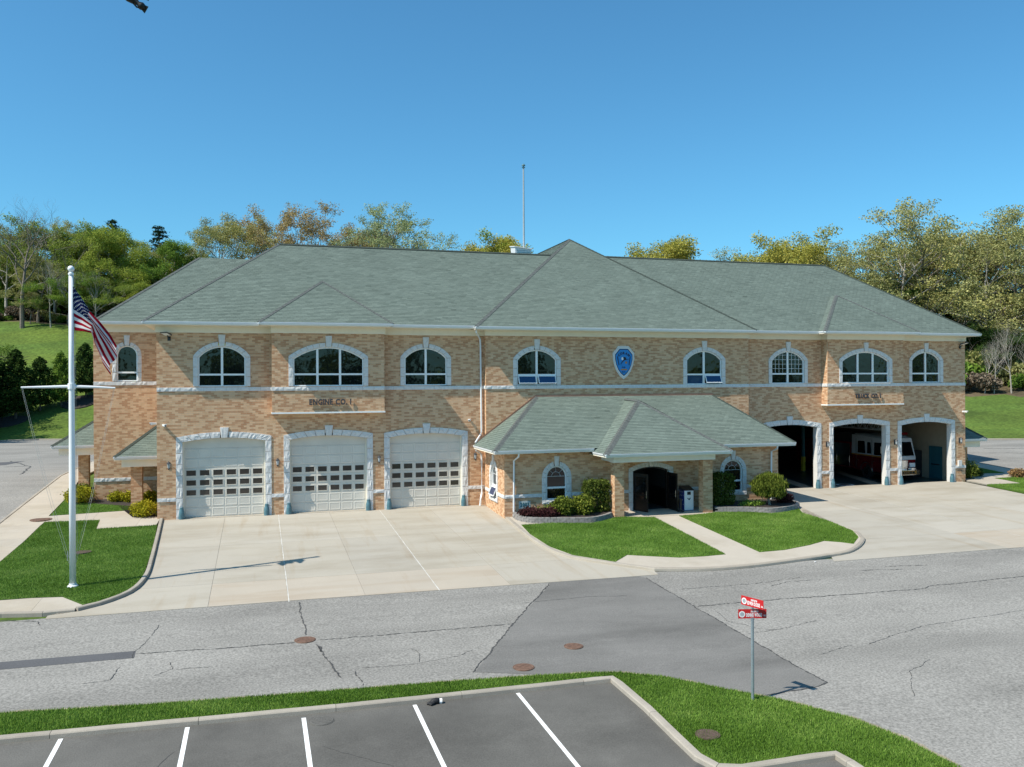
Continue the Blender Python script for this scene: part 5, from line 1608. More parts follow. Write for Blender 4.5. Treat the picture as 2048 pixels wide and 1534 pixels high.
# ---- roof mast and vent box
an = tag(empty('roof_mast', (19.35, 7.0, 15.6)), 'slim grey mast rising from a vent box on the left ridge', 'mast')
m = MB(); m.hexa([(-.72, -.35, .25), (.36, -.35, .25), (.36, .6, .25), (-.72, .6, .25)], [(-.78, -.42, .92), (.42, -.42, .80), (.42, .65, .95), (-.78, .65, 1.05)]); m.build('vent_box', 'gutter_white', an)
m = MB(); m.hexa([(-.84, -.48, .90), (.48, -.48, .78), (.48, .7, .96), (-.84, .7, 1.06)], [(-.84, -.48, .95), (.48, -.48, .83), (.48, .7, 1.01), (-.84, .7, 1.11)]); m.build('lid', 'pole_white', an)
m = MB()
for k in range(4): m.box((-.66, -.375 - .01 * k, .30 + k * .12), (.32, -.33, .34 + k * .12))
m.build('louvre', 'pole_steel', an)
m = MB(); m.tube([(.02, .1, .9), (.02, .1, 6.5)], [.07, .05], 12); m.build('mast', 'lantern_glass', an)
m = MB(); m.lathe((.02, .1, 6.45), [(.06, 0), (.12, .02), (.12, .05), (.05, .07), (.05, .13), (.13, .15), (.12, .2), (.06, .27), (.01, .3)], 12); m.build('finial', 'bell_teal', an)

# ---- street sign
SX, SY = 14.0, -29.5
SZ = gz(SX, SY) + .05
ss = tag(empty('street_sign', (SX, SY, SZ)), 'grey post with two crossed red street name signs on the verge', 'street sign')
hp = 1.12 - SZ
m = MB(); m.tube([(0, 0, -.1), (0, 0, hp)], .04, 12); m.build('post', 'pole_steel', ss)
def blade(z, yaw, wd, ht, l1, l2, l3, tilt=0):
    Rz = Matrix.Rotation(yaw, 3, 'Z') @ Matrix.Rotation(tilt, 3, 'Y')
    f = lambda x, y, z_: tuple(Rz @ Vector((x, y, z_)) + Vector((0, 0, z)))
    m = MB(); m.box((-wd / 2, -.004, -ht / 2), (wd / 2, .004, ht / 2)); m.v = [f(*v) for v in m.v]; b = m.build('blade', 'sign_red', ss)
    for sg in (-1, 1):
        m = MB(); m.tube([(-wd / 2 + .10, sg * .0045, -.01), (-wd / 2 + .10, sg * .0065, -.01)], .082, 20); m.v = [f(*v) for v in m.v]; m.build('seal', 'sign_white', b)
        m = MB(); m.tube([(-wd / 2 + .10, sg * .0066, -.01), (-wd / 2 + .10, sg * .0075, -.01)], .055, 16); m.v = [f(*v) for v in m.v]; m.build('seal_centre', 'lantern_glass', b)
    lettering(b, l1, .062, .0006, 'sign_white', lambda x, y, d: f(x + .06, -.0056 - d, y + .035), .20)
    lettering(b, l2, .125, .0006, 'sign_white', lambda x, y, d: f(x + .045, -.0056 - d, y - .075), wd * .56)
    lettering(b, l3, .06, .0006, 'sign_white', lambda x, y, d: f(x + wd / 2 - .045, -.0056 - d, y - .07), .06)
m = MB(); m.box((-.045, -.02, hp - .03), (.045, .02, hp + .03)); m.build('bracket', 'pole_steel', ss)
blade(hp + .13, R(-15), .74, .24, 'FIREFIGHTER', 'DENNIS WOOD', 'WAY')
m = MB(); m.box((-.03, -.03, hp + .25), (.03, .03, hp + .29)); m.build('bracket', 'pole_steel', ss)
blade(hp + .42, R(-72), .72, .24, 'FIREFIGHTER', 'EDWIN CROSSE', 'DR')

# ---- drop box and ash urn under the porch
GP = gz(25, -5.2) + .11
bx = tag(empty('drop_box', (25.28, -4.95, GP)), 'white and blue collection box with sloped black top under the porch', 'collection box')
m = MB(); m.box((-.30, -.29, .0), (.30, .29, 1.15)); m.build('cabinet', 'mailbox_blue', bx)
m = MB(); m.box((-.285, -.30, .03), (.285, -.285, 1.13)); m.build('front_panel', 'sign_white', bx)
m = MB(); m.hexa([(-.33, -.32, 1.15), (.33, -.32, 1.15), (.33, .31, 1.15), (-.33, .31, 1.15)], [(-.33, -.32, 1.17), (.33, -.32, 1.17), (.33, .31, 1.36), (-.33, .31, 1.36)]); m.build('lid', 'black_paint', bx)
m = MB(); m.box((-.11, -.312, .90), (.11, -.302, 1.08)); m.build('slot', 'black_matte', bx)
m = MB(); m.tube([(-.11, -.305, .72), (-.03, -.305, .66), (0, -.305, .62), (.03, -.305, .66), (.10, -.305, .72)], [.012, .03, .035, .03, .012], 6); m.build('mark', 'black_matte', bx)
for zz in (.35, .6, .85, 1.05):
    for yy in (-.18, .0, .18):
        m = MB(); P = []
        for k in range(10):
            r = .035 if k % 2 == 0 else .015; a = math.pi / 2 + k * math.pi / 5
            P.append((yy + (.09 if zz in (.6, 1.05) else 0) + r * math.cos(a), zz + r * math.sin(a)))
        m.prism(P, lambda a, b: Vector((-.304, a, b)), lambda a, b: Vector((-.298, a, b))); m.build('star', 'sign_white', bx)
ur = tag(empty('ash_urn', (24.62, -5.5, GP)), 'black smokers post standing left of the collection box', 'ashtray')
m = MB(); m.lathe((0, 0, 0), [(.20, 0), (.20, .03), (.17, .07), (.08, .12), (.055, .2)], 18); m.build('base', 'black_paint', ur)
m = MB(); m.lathe((0, 0, .2), [(.055, 0), (.06, .3), (.075, .42), (.08, .5), (.05, .55), (.01, .56)], 14); m.build('post', 'black_paint', ur)

# ---- litter by the kerb
gl = tag(empty('glove', (6.12, -27.28, gz(6.12, -27.28) + .012)), 'black glove with a white cuff dropped against the lot kerb', 'glove')
m = MB(); m.tube([(-.16, -.03, .035), (-.10, 0, .06), (0, .02, .065), (.08, .01, .055)], [.03, .075, .08, .06], 10); m.build('palm', 'glove_black', gl, smooth=True)
for k, (dx, dy, L) in enumerate(((-.05, -.06, .10), (-.02, -.10, .08), (-.09, -.02, .11), (-.08, .03, .1), (.03, .09, .07))):
    m = MB(); m.tube([(-.08 + dx * .2, dy * .6, .05), (-.15 + dx * .6, dy * 1.1, .035), (-.16 + dx * 1.1, dy * 1.2, .02)], [.032, .028, .018], 7); m.build('finger', 'glove_black', gl)
m = MB(); m.tube([(.075, .01, .055), (.14, .005, .05)], [.064, .07], 10); m.build('cuff', 'sign_white', gl)
tg = MB(); tg.box((-.05, -.03, 0), (.05, .03, .015)); lt = tg.build('paper_scrap', 'sign_white'); lt.location = (25.1, -16.95, gz(25.1, -16.95) + .02); lt.rotation_euler = (.2, .1, .5)
tag(lt, 'crumpled white scrap of paper in the gutter by the front kerb', 'litter')

# ---- crow at the upper edge of the picture
def bird():
    t = tag(empty('bird', (.06, -35.79, 12.72)), 'black crow flying at the upper left edge of the sky', 'bird')
    m = MB()
    ax = Vector((-.80, .1, .62)).normalized()
    c = Vector((.0, 0, .02))
    prof = [(-.24, .012), (-.20, .05), (-.17, .055), (-.12, .03), (-.06, .055), (.02, .075), (.10, .07), (.16, .045), (.20, .042), (.235, .03), (.26, .012), (.30, .004)]
    m.tube([c + ax * a for a, r in prof], [r for a, r in prof], 10); m.build('body', 'bird_black', t, smooth=True)
    side = Vector((.35, .9, .3)).normalized()
    for sg in (-1, 1):
        w = MB(); root = c + ax * .06
        q = [root + ax * .06, root - ax * .08, root + side * sg * .25 - ax * .12 + Vector((0, 0, .08)), root + side * sg * .28 + ax * .06 + Vector((0, 0, .1)), root + side * sg * .46 - ax * .10 + Vector((0, 0, .05)), root + side * sg * .48 + ax * .0 + Vector((0, 0, .06))]
        n = Vector((0, 0, .012))
        w.add(q + [p - n for p in q], [(0, 1, 2, 3), (3, 2, 4, 5), (6, 7, 8, 9), (9, 8, 10, 11), (0, 3, 9, 6), (3, 5, 11, 9), (1, 2, 8, 7), (2, 4, 10, 8), (4, 5, 11, 10)]); w.build('wing', 'bird_black', t)
    w = MB(); tb = c - ax * .16; up = ax.cross(side).normalized()
    w.hexa([tb + up * .03, tb - up * .03, tb - ax * .10 - up * .055, tb - ax * .10 + up * .055], [tb + up * .03 + side * .01, tb - up * .03 + side * .01, tb - ax * .10 - up * .055 + side * .01, tb - ax * .10 + up * .055 + side * .01]); w.build('tail', 'bird_black', t)
    for sg in (-1, 1):
        w = MB(); f0 = c - ax * .04 - Vector((0, 0, .05)) + side * sg * .02; w.tube([f0, f0 - ax * .07 - Vector((0, 0, .02)), f0 - ax * .09], .006, 5); w.build('foot', 'bird_black', t)
bird()

# ---- fire truck standing in the last bay
def truck():
    X0, X1, Yf, Zf = 45.6, 48.12, 2.55, -.05
    t = tag(empty('fire_truck', (46.86, Yf, Zf)), 'red fire truck with white upper cab parked in the far right bay', 'fire truck')
    def P(m): m.v = [(x - 46.86, y - Yf, z) for x, y, z in m.v]; return m
    m = MB()   # chassis and red lower cab
    m.hexa([(X0, Yf + .18, .55), (X1, Yf + .18, .55), (X1, 6.5, .55), (X0, 6.5, .55)], [(X0, Yf + .10, 1.70), (X1, Yf + .10, 1.70), (X1, 6.5, 1.70), (X0, 6.5, 1.70)]); P(m).build('lower_cab', 'fire_red', t)
    m = MB()
    m.hexa([(X0, Yf + .10, 1.70), (X1, Yf + .10, 1.70), (X1, 6.5, 1.70), (X0, 6.5, 1.70)], [(X0 + .05, Yf + .45, 3.05), (X1 - .05, Yf + .45, 3.05), (X1 - .05, 6.5, 3.2), (X0 + .05, 6.5, 3.2)])
    m.hexa([(X0 + .12, Yf + .5, 3.05), (X1 - .12, Yf + .5, 3.05), (X1 - .12, 6.4, 3.2), (X0 + .12, 6.4, 3.2)], [(X0 + .3, Yf + .8, 3.2), (X1 - .3, Yf + .8, 3.2), (X1 - .3, 6.3, 3.3), (X0 + .3, 6.3, 3.3)]); P(m).build('upper_cab', 'fire_white', t)
    for y0, y1, z0, z1 in ((3.12, 4.0, 1.80, 2.72), (4.3, 4.75, 1.85, 2.7), (4.95, 5.8, 1.85, 2.75)):
        for sg in (0, 1):
            m = MB(); xx = X0 - .012 if sg == 0 else X1 + .012; b = .03 * (1 if sg == 0 else -1)
            m.hexa([(xx, y0, z0), (xx, y1, z0), (xx + b, y1, z0), (xx + b, y0, z0)], [(xx + b * .9, y0 + .1, z1), (xx + b * .9, y1, z1), (xx + b * 1.9, y1, z1), (xx + b * 1.9, y0 + .1, z1)]); P(m).build('window', 'glass_truck', t)
    for y0, y1 in ((3.05, 4.15), (4.85, 5.9)):
        m = MB(); m.box((X0 - .008, y0, .62), (X0 + .002, y1, 1.72)); P(m).build('cab_door', 'fire_red', t)
        m = MB(); m.box((X0 - .04, y1 - .2, 1.30), (X0 - .008, y1 - .06, 1.34)); P(m).build('handle', 'chrome', t)
    m = MB(); m.hexa([(X0 + .12, Yf + .095, 1.78), (X1 - .12, Yf + .095, 1.78), (X1 - .12, Yf + .13, 1.78), (X0 + .12, Yf + .13, 1.78)], [(X0 + .2, Yf + .34, 2.78), (X1 - .2, Yf + .34, 2.78), (X1 - .2, Yf + .38, 2.78), (X0 + .2, Yf + .38, 2.78)]); P(m).build('windshield', 'glass_truck', t)
    m = MB(); m.box((X0 + .02, Yf + .06, 1.50), (X1 - .02, Yf + .12, 1.72)); P(m).build('front_stripe', 'fire_white', t)
    m = MB(); m.box((46.35, Yf + .02, .75), (47.37, Yf + .16, 1.45)); P(m).build('grille', 'chrome', t)
    for sg in (-1, 1):
        m = MB(); m.box((46.86 + sg * .95 - .24, Yf + .05, .95), (46.86 + sg * .95 + .24, Yf + .17, 1.25)); P(m).build('headlight', 'sign_white', t)
    m = MB(); m.box((X0 - .02, Yf - .35, .42), (X1 + .02, Yf + .25, .78)); bmp = P(m).build('bumper', 'chrome', t)
    m = MB(); m.box((X0 + .3, Yf - .365, .46), (X1 - .3, Yf - .352, .74)); P(m).build('number_panel', 'gold', bmp)
    lettering(bmp, 'LADDER', .24, .003, 'black_matte', lambda x, y, d: (x, -.37 - d, y + .51), 1.7)
    m = MB(); m.box((X0 + .25, Yf + .6, 3.28), (X1 - .25, Yf + .95, 3.46)); P(m).build('light_bar', 'fire_red', t)
    m = MB(); m.box((X0, 6.6, .6), (X1, 13.5, 2.6)); P(m).build('rear_body', 'fire_red', t)
    m = MB(); m.box((X0 - .006, 6.7, 1.0), (X0 + .0, 9.6, 2.45)); P(m).build('roller_shutter', 'chrome', t)
    for y in (4.83, 11.2):
        for xx in (X0 + .0, X1 - .32):
            w = MB(); w.tube([(xx, y, .52), (xx + .32, y, .52)], .52, 24); wh = P(w).build('wheel', 'tyre', t)
            xo = xx - .012 if xx < 46.86 else xx + .332
            r = MB(); r.tube([(xo, y, .52), (xo + .02, y, .52)], .30, 20); P(r).build('rim', 'chrome', wh)
    for xx in (X0 - .014,):
        a = MB(); a.tube([(xx, 4.83 + .62 * math.cos(R(k * 18)), .55 + .62 * math.sin(R(k * 18))) for k in range(11)], .035, 6); P(a).build('wheel_arch', 'chrome', t)
    m = MB(); m.box((X0 - .010, 2.75, 1.66), (X0 - .002, 6.5, 1.76)); P(m).build('gold_stripe', 'gold', t)
    for yy in (4.2, 5.95):
        m = MB(); m.box((X0 - .010, yy, .70), (X0 - .003, yy + .04, 2.9)); P(m).build('grab_rail', 'chrome', t)
    for yy in (6.75, 8.25, 9.75):
        m = MB(); m.box((X0 - .02, yy, .72), (X0 - .004, yy + 1.4, 1.5)); P(m).build('compartment_door', 'chrome', t)
    m = MB(); m.box((X0 + .2, 6.7, 2.6), (X1 - .2, 13.2, 3.3)); P(m).build('hose_bed', 'black_matte', t)
    for sg in (-1, 1):
        m = MB(); m.box((46.86 + sg * .7 - .2, Yf - .37, .80), (46.86 + sg * .7 + .2, Yf - .05, .92)); P(m).build('siren', 'chrome', t)
    m = MB(); m.box((X0 - .05, 3.1, .36), (X0 + .3, 4.1, .44)); P(m).build('step', 'chrome', t)
    # ladder above the cab
    for xx in (46.35, 47.4):
        l = MB(); l.tube([(xx, Yf + .9, 3.62), (xx, 14, 3.62)], .04, 6); l.tube([(xx, Yf + .9, 4.2), (xx, 14, 4.2)], .04, 6)
        for k in range(14):
            y = Yf + .95 + k * .75; l.tube([(xx, y, 3.62), (xx, y + .37, 4.2), (xx, y + .75, 3.62)], .025, 5)
        P(l).build('ladder_rail', 'sign_white', t)
    l = MB()
    for k in range(28): l.tube([(46.35, Yf + 1.0 + k * .37, 3.62), (47.4, Yf + 1.0 + k * .37, 3.62)], .02, 5)
    P(l).build('ladder_rungs', 'fire_white', t)
    m = MB(); m.tube([(X0 - .02, Yf + .5, 2.6), (X0 - .28, Yf + .35, 2.55), (X0 - .28, Yf + .35, 2.0)], .02, 6); m.box((X0 - .36, Yf + .3, 2.0), (X0 - .2, Yf + .4, 2.5)); P(m).build('mirror', 'chrome', t)
truck()
lk = tag(empty('gear_locker', (49.6, 5.2, -.05)), 'black open gear locker against the right wall of the last bay', 'locker')
m = MB(); m.box((-.4, -1.1, 0), (.42, 1.0, 2.0)); m.build('cabinet', 'black_matte', lk)
for k in range(4):
    m = MB(); m.tube([(-.44, -.8 + k * .5, 1.5), (-.5, -.8 + k * .5, 1.0), (-.44, -.8 + k * .5, .6)], [.08, .17, .12], 8); m.build('hanging_coat', 'yellow_paint' if k == 1 else 'black_paint', lk)
rk = tag(empty('equipment_rack', (42.0, 14.5, -.05)), 'tall rack of pale equipment boxes deep in the middle bay', 'rack')
m = MB(); m.box((-1.1, -.4, 0), (-1.0, .4, 3.2)); m.box((1.0, -.4, 0), (1.1, .4, 3.2)); m.build('upright', 'pole_steel', rk)
for k in range(3):
    m = MB(); m.box((-1.0, -.4, .9 + k * .9), (1.0, .4, .95 + k * .9)); m.build('shelf', 'pole_steel', rk)
    for q in range(2):
        m = MB(); m.box((-.9 + q * .95, -.35, .95 + k * .9), (-.1 + q * .95, .35, 1.6 + k * .9)); m.build('carton', 'interior_cream', rk)

# ================================================================== PLANTING
def leaf_cloud(pts, size, tones, flat=.0, aspect=.62):
    """diamond-shaped leaf faces scattered at pts; returns V, F"""
    n = len(pts)
    a = RNG.normal(size=(n, 3)); a[:, 2] *= (1 - flat); a /= np.linalg.norm(a, axis=1, keepdims=True) + 1e-9
    r = RNG.normal(size=(n, 3)); b = np.cross(a, r); b /= np.linalg.norm(b, axis=1, keepdims=True) + 1e-9
    s = (size * RNG.uniform(.65, 1.35, n))[:, None]
    V = np.empty((n, 4, 3))
    V[:, 0] = pts - a * s; V[:, 1] = pts + b * s * aspect; V[:, 2] = pts + a * s; V[:, 3] = pts - b * s * aspect
    return V.reshape(-1, 3), np.arange(4 * n).reshape(n, 4)

def grow_tree(seed, H=20.0, base=.30, spread=.42, limbs=7, levels=4, up=.55, trunk_r=.33, clump=26, cr=.95, leaf=.20, twigs=True, kids=(3, 4), droop=0.0, toplen=.40, zflat=.62):
    rr = random.Random(seed); wood = MB(); tips = []
    def seg(p, d, L, r0, r1, nseg, sides, wob):
        pts = [p.copy()]; dd = d.copy()
        for k in range(nseg):
            dd = (dd + Vector((rr.uniform(-1, 1), rr.uniform(-1, 1), rr.uniform(-.6, 1))) * wob).normalized()
            pts.append(pts[-1] + dd * (L / nseg))
        rad = [r0 + (r1 - r0) * k / nseg for k in range(nseg + 1)]
        wood.tube(pts, rad, sides, False)
        return pts, dd
    def branch(p, d, L, r, lv):
        pts, dd = seg(p, d, L, r, r * .5, 3 if lv < 3 else 2, 5 if lv < 2 else 3, .22)
        if lv >= levels:
            tips.append(pts[-1]); tips.append(pts[1]); return
        n = rr.choice(kids)
        for k in range(n):
            t = rr.uniform(.45, 1.0) if k else 1.0
            q = pts[0].lerp(pts[-1], t) if t < .99 else pts[-1]
            i = min(len(pts) - 2, int(t * (len(pts) - 1))); f = t * (len(pts) - 1) - i
            q = pts[i].lerp(pts[i + 1], min(1, f))
            az = rr.uniform(0, 2 * math.pi)
            perp = Vector((math.cos(az), math.sin(az), rr.uniform(-.1, .7) - droop))
            nd_ = (dd * .75 + perp * rr.uniform(.5, .95)).normalized()
            branch(q, nd_, L * rr.uniform(.58, .78), r * .5 * (.9 if k else 1.1), lv + 1)
    z1 = H * base
    pts, dd = seg(Vector((0, 0, -.3)), Vector((0, 0, 1)), z1, trunk_r, trunk_r * .75, 4, 8, .05)
    top, _ = seg(pts[-1], Vector((rr.uniform(-.15, .15), rr.uniform(-.15, .15), 1)).normalized(), H * toplen, trunk_r * .72, trunk_r * .25, 5, 6, .14)
    for k in range(limbs):
        t = (k + rr.uniform(0, .8)) / limbs
        i = min(len(top) - 2, int(t * (len(top) - 1)))
        q = top[i].lerp(top[i + 1], t * (len(top) - 1) - i)
        az = k * 2.4 + rr.uniform(-.4, .4)
        el = up + t * .5 + rr.uniform(-.12, .12)
        d = Vector((math.cos(az) * math.cos(el), math.sin(az) * math.cos(el), math.sin(el)))
        branch(q, d, H * spread * (.62 - .22 * t) * rr.uniform(.85, 1.15), trunk_r * (.42 - .18 * t), 1)
    branch(top[-1], Vector((rr.uniform(-.2, .2), rr.uniform(-.2, .2), 1)).normalized(), H * .14, trunk_r * .22, 2)
    T = np.array([tuple(t) for t in tips])
    zmax = T[:, 2].max(); k = (H * .97) / zmax
    wood.v = [tuple(Vector(v) * k) for v in wood.v]; T *= k
    wme = wood.mesh('trunk'); wme.materials.append(MATS['bark'])
    if clump == 0: return wme, None
    n = len(T) * clump
    c = np.repeat(T, clump, 0); g = RNG.normal(size=(n, 3)); g /= np.linalg.norm(g, axis=1, keepdims=True); g *= (RNG.uniform(0, 1, (n, 1)) ** .45) * cr
    g[:, 2] *= zflat
    ct = np.repeat(RNG.normal(.5, .16, len(T)), clump)
    pts = c + g
    tone = np.clip(ct + RNG.normal(0, .19, n), 0, 1)
    V, F = leaf_cloud(pts, leaf, tone)
    lme = quick_mesh('crown', V, F, tone, 'leaf_olive')
    return wme, lme

SPARSE = [grow_tree(s, 20, b, sp, lm, 4, u, .34, int(cl * 2.3), cr, .095, kids=(2, 3, 3)) for s, b, sp, lm, u, cl, cr in ((3, .30, .50, 8, .30, 20, .75), (12, .26, .46, 9, .40, 20, .75), (21, .34, .52, 8, .25, 22, .8))]
FULL = [grow_tree(s, 20, b, sp, lm, 3, u, .32, cl, cr, .10, kids=(3, 3), toplen=tl, zflat=.42) for s, b, sp, lm, u, cl, cr, tl in ((61, .13, .46, 17, .12, 52, 1.0, .60), (72, .10, .42, 18, .18, 50, .95, .62), (83, .16, .50, 16, .08, 54, 1.05, .56))]
THIN = [grow_tree(s, 20, b, sp, lm, 4, u, .36, int(cl * 2.1), cr, .092, kids=(2, 3)) for s, b, sp, lm, u, cl, cr in ((41, .28, .46, 8, .45, 16, .7), (52, .25, .44, 8, .50, 15, .7))]
DENSE = [grow_tree(s, 20, b, sp, lm, 4, u, .30, int(cl * 1.8), cr, .125, kids=(3, 3)) for s, b, sp, lm, u, cl, cr in ((5, .20, .44, 9, .35, 40, 1.25), (8, .16, .48, 9, .30, 42, 1.3))]
BARE = grow_tree(33, 20, .28, .44, 9, 6, .60, .40, 0, 1, .1, kids=(2, 3, 3))
def pine_mesh(seed, H=20):
    rr = random.Random(seed); wood = MB(); P = []
    wood.tube([(0, 0, -.3), (.1, 0, H * .5), (0, 0, H)], [.3, .2, .04], 7)
    z = H * .35
    while z < H * .98:
        n = 5; L = (H - z) * .32 + .8
        for k in range(n):
            a = rr.uniform(0, 6.28); e = rr.uniform(.0, .35); l = L * rr.uniform(.6, 1.1)
            q = Vector((math.cos(a) * l, math.sin(a) * l, z + l * e)); wood.tube([(0, 0, z), tuple(q)], [.05, .015], 4, False)
            for s in range(26):
                t = rr.uniform(.35, 1.05); P.append((q.x * t + rr.gauss(0, .3), q.y * t + rr.gauss(0, .3), z + (q.z - z) * t + rr.gauss(0, .16)))
        z += rr.uniform(.6, 1.0)
    P = np.array(P); tone = np.clip(RNG.normal(.5, .2, len(P)), 0, 1); V, F = leaf_cloud(P, .3, tone, .5, .4)
    w = wood.mesh('trunk'); w.materials.append(MATS['bark_dark']); return w, quick_mesh('crown', V, F, tone, 'leaf_pine')
PINE = pine_mesh(4)
def young_mesh(seed, H=6.0, wd=1.5):
    """young evergreen: egg-shaped dense crown on a short stem"""
    rr = random.Random(seed); wood = MB(); wood.tube([(0, 0, -.2), (0, 0, H * .5), (0, 0, H * .95)], [.09, .06, .02], 6)
    n = 6500; t = RNG.uniform(0.0, 1, n) ** 1.25; z = H * (.12 + .88 * t)
    prof = wd * np.minimum(1, .5 + t * 3) * (1 - t) ** .52 + .03
    a = RNG.uniform(0, 2 * np.pi, n); lump = 1 + .30 * np.sin(a * 3 + z * 2.1 + seed) + .25 * np.sin(a * 5 - z * 3.3 + 2 * seed) + .2 * np.sin(z * 6 + a * 2)
    r = prof * lump * RNG.uniform(0, 1, n) ** .33
    P = np.stack([r * np.cos(a), r * np.sin(a), z + RNG.normal(0, .08, n)], 1)
    tone = np.clip(.45 + RNG.normal(0, .24, n), 0, 1)
    for k in range(40):
        zz = rr.uniform(.2, .9) * H; b = rr.uniform(0, 6.28); wood.tube([(0, 0, zz), (math.cos(b) * .9, math.sin(b) * .9, zz + .3)], [.03, .008], 3, False)
    V, F = leaf_cloud(P, .10, tone); w = wood.mesh('trunk'); w.materials.append(MATS['bark_dark']); return w, quick_mesh('crown', V, F, tone, 'leaf_dark')
YOUNG = [young_mesh(1), young_mesh(2, 6.0, 1.05), young_mesh(5, 6.0, 1.3)]

def plant(name, src, loc, H, H0, rz, leafm, bark, label, cat='tree', group=None, wide=1.0):
    t = tag(empty(name, loc), label, cat, group)
    t.rotation_euler = (0, 0, rz); k = H / H0; t.scale = (k * wide, k * wide, k)
    o = link('trunk', src[0], None, t)
    if bark: o.material_slots[0].link = 'OBJECT'; o.material_slots[0].material = MATS[bark]
    if src[1]:
        c = link('crown', src[1], None, t); c.material_slots[0].link = 'OBJECT'; c.material_slots[0].material = MATS[leafm]
    return t
TREES = [(-45.1, 121.8, 18.2, 'olive'), (-39.6, 115.9, 17.0, 'olive'), (-34.9, 106.2, 21.3, 'bare'), (-41.9, 131.3, 14.9, 'fresh'), (-33.4, 109.9, 11.6, 'olive'), (-33.0, 120.3, 17.8, 'fresh'), (-30.9, 125.9, 18.4, 'olive'), (-27.8, 116.6, 17.0, 'fresh'), (-26.1, 126.5, 17.4, 'green'), (-21.4, 114.7, 17.7, 'fresh'), (-28.2, 106.3, 9.1, 'green'), (-24.2, 107.2, 9.4, 'fresh'), (-20.0, 129.9, 15.9, 'olive'), (-27.6, 147.9, 19.5, 'pine'), (-17.6, 139.6, 19.0, 'pine'), (-19.1, 114.0, 9.8, 'green'), (-13.9, 117.7, 15.9, 'green'), (-11.0, 124.1, 15.1, 'olive'), (-15.1, 108.6, 8.4, 'fresh'), (-34.1, 108.0, 5.5, 'olive'), (-9.1, 129.8, 17.7, 'greygreen'), (-4.8, 118.1, 21.3, 'olive'), (-0.7, 121.0, 22.8, 'olive'), (3.2, 123.0, 21.6, 'tan'), (7.0, 116.6, 25.6, 'tan'), (13.3, 117.9, 26.1, 'tan'), (18.4, 121.6, 23.5, 'tan'), (22.9, 122.3, 24.9, 'greygreen'), (25.7, 111.0, 27.4, 'greygreen'), (30.2, 118.0, 26.0, 'greygreen'), (29.5, 122.5, 22.8, 'olive'), (46.9, 115.2, 23.6, 'gold'), (51.4, 120.1, 24.5, 'fresh'), (82.2, 109.8, 25.3, 'olive'), (83.9, 106.2, 27.6, 'gold'), (92.6, 109.8, 26.1, 'olive'), (97.5, 106.3, 24.9, 'olive'), (95.6, 90.2, 27.5, 'gold'), (103.3, 94.1, 27.0, 'gold'), (104.2, 87.6, 23.9, 'olive'), (101.1, 78.1, 25.2, 'olive'), (102.3, 72.5, 24.4, 'olive'), (101.8, 65.4, 28.3, 'olive'), (108.7, 67.5, 29.5, 'olive'), (119.3, 72.6, 29.3, 'olive'), (119.1, 68.5, 28.9, 'olive'), (126.3, 81.0, 26.1, 'green'), (112.8, 57.9, 24.5, 'olive'), (119.7, 60.0, 27.1, 'olive'), (126.3, 62.2, 28.0, 'olive'), (96.9, 68.9, 18.1, 'olive'), (108.7, 75.8, 18.4, 'green'), (117.8, 75.1, 17.1, 'green'), (123.1, 71.5, 16.9, 'green'), (126.5, 68.4, 16.7, 'green'), (117.2, 52.4, 20.1, 'olive'), (105.8, 56.8, 9.6, 'dark'), (110.3, 56.5, 9.5, 'green'), (111.4, 52.0, 8.0, 'dark')]
KIND = {'olive': ('leaf_olive', SPARSE, 'olive-leaved oak'), 'tan': ('leaf_tan', THIN, 'bronze-leaved oak'), 'greygreen': ('leaf_greygreen', THIN, 'grey-green open tree'), 'gold': ('leaf_gold', DENSE, 'golden-leaved tree'),
        'fresh': ('leaf_fresh', DENSE, 'fresh yellow-green tree'), 'green': ('leaf_green', DENSE, 'leafy green tree'), 'dark': ('leaf_dark', DENSE, 'dark green understorey tree')}
cnt = {}
ORD = ['first', 'second', 'third', 'fourth', 'fifth', 'sixth', 'seventh', 'eighth', 'ninth', 'tenth', 'eleventh', 'twelfth', 'thirteenth']
def view_x(x, y):
    v = Vector((x, y, 15)) - CPOS
    return v.dot(_R) / v.dot(_F)
def side_of(x): return 'on the wooded bank left of the station' if x < -8 else ('behind the left roof ridge' if x < 35 else ('behind the middle of the roof by the mast' if x < 60 else ('behind the right roof ridge' if x < 100 else 'in the wood at the right edge')))
TREES.sort(key=lambda t: view_x(t[0], t[1]))
total = {}
for t in TREES: total[(t[3], side_of(t[0]))] = total.get((t[3], side_of(t[0])), 0) + 1
for i, (x, y, h, k) in enumerate(TREES):
    rr = random.Random(100 + i)
    side = side_of(x)
    key = (k, side); cnt[key] = cnt.get(key, 0) + 1
    if k == 'bare':
        plant('bare_tree', BARE, (x, y, gz(x, y)), h * 1.05, 20, .6, None, 'bark', 'tall leafless tree with many fine twigs on the left bank'); continue
    if k == 'pine':
        plant('pine_tree', PINE, (x, y, gz(x, y)), h, 20, rr.uniform(0, 6), 'leaf_pine', 'bark_dark', ('left' if cnt[key] == 1 else 'right') + ' one of two dark pine tips above the left wood', group='pines above the left wood'); continue
    lm, src, nm = KIND[k]
    if k == 'green' and x > 100: lm = 'leaf_dark'
    if k == 'olive' and x > 96: src = FULL
    wide = rr.uniform(.95, 1.2) if h > 14 else rr.uniform(1.15, 1.5)
    plant({'olive': 'oak_tree', 'tan': 'oak_tree'}.get(k, 'leafy_tree'), src[rr.randrange(len(src))], (x, y, gz(x, y)), h, 20, rr.uniform(0, 6.28), lm, rr.choice(['bark', 'bark', 'bark_pale']), (nm if total[key] == 1 else ORD[cnt[key] - 1] + ' ' + nm + ' from the left') + ' ' + side, group=nm + 's ' + side, wide=wide)
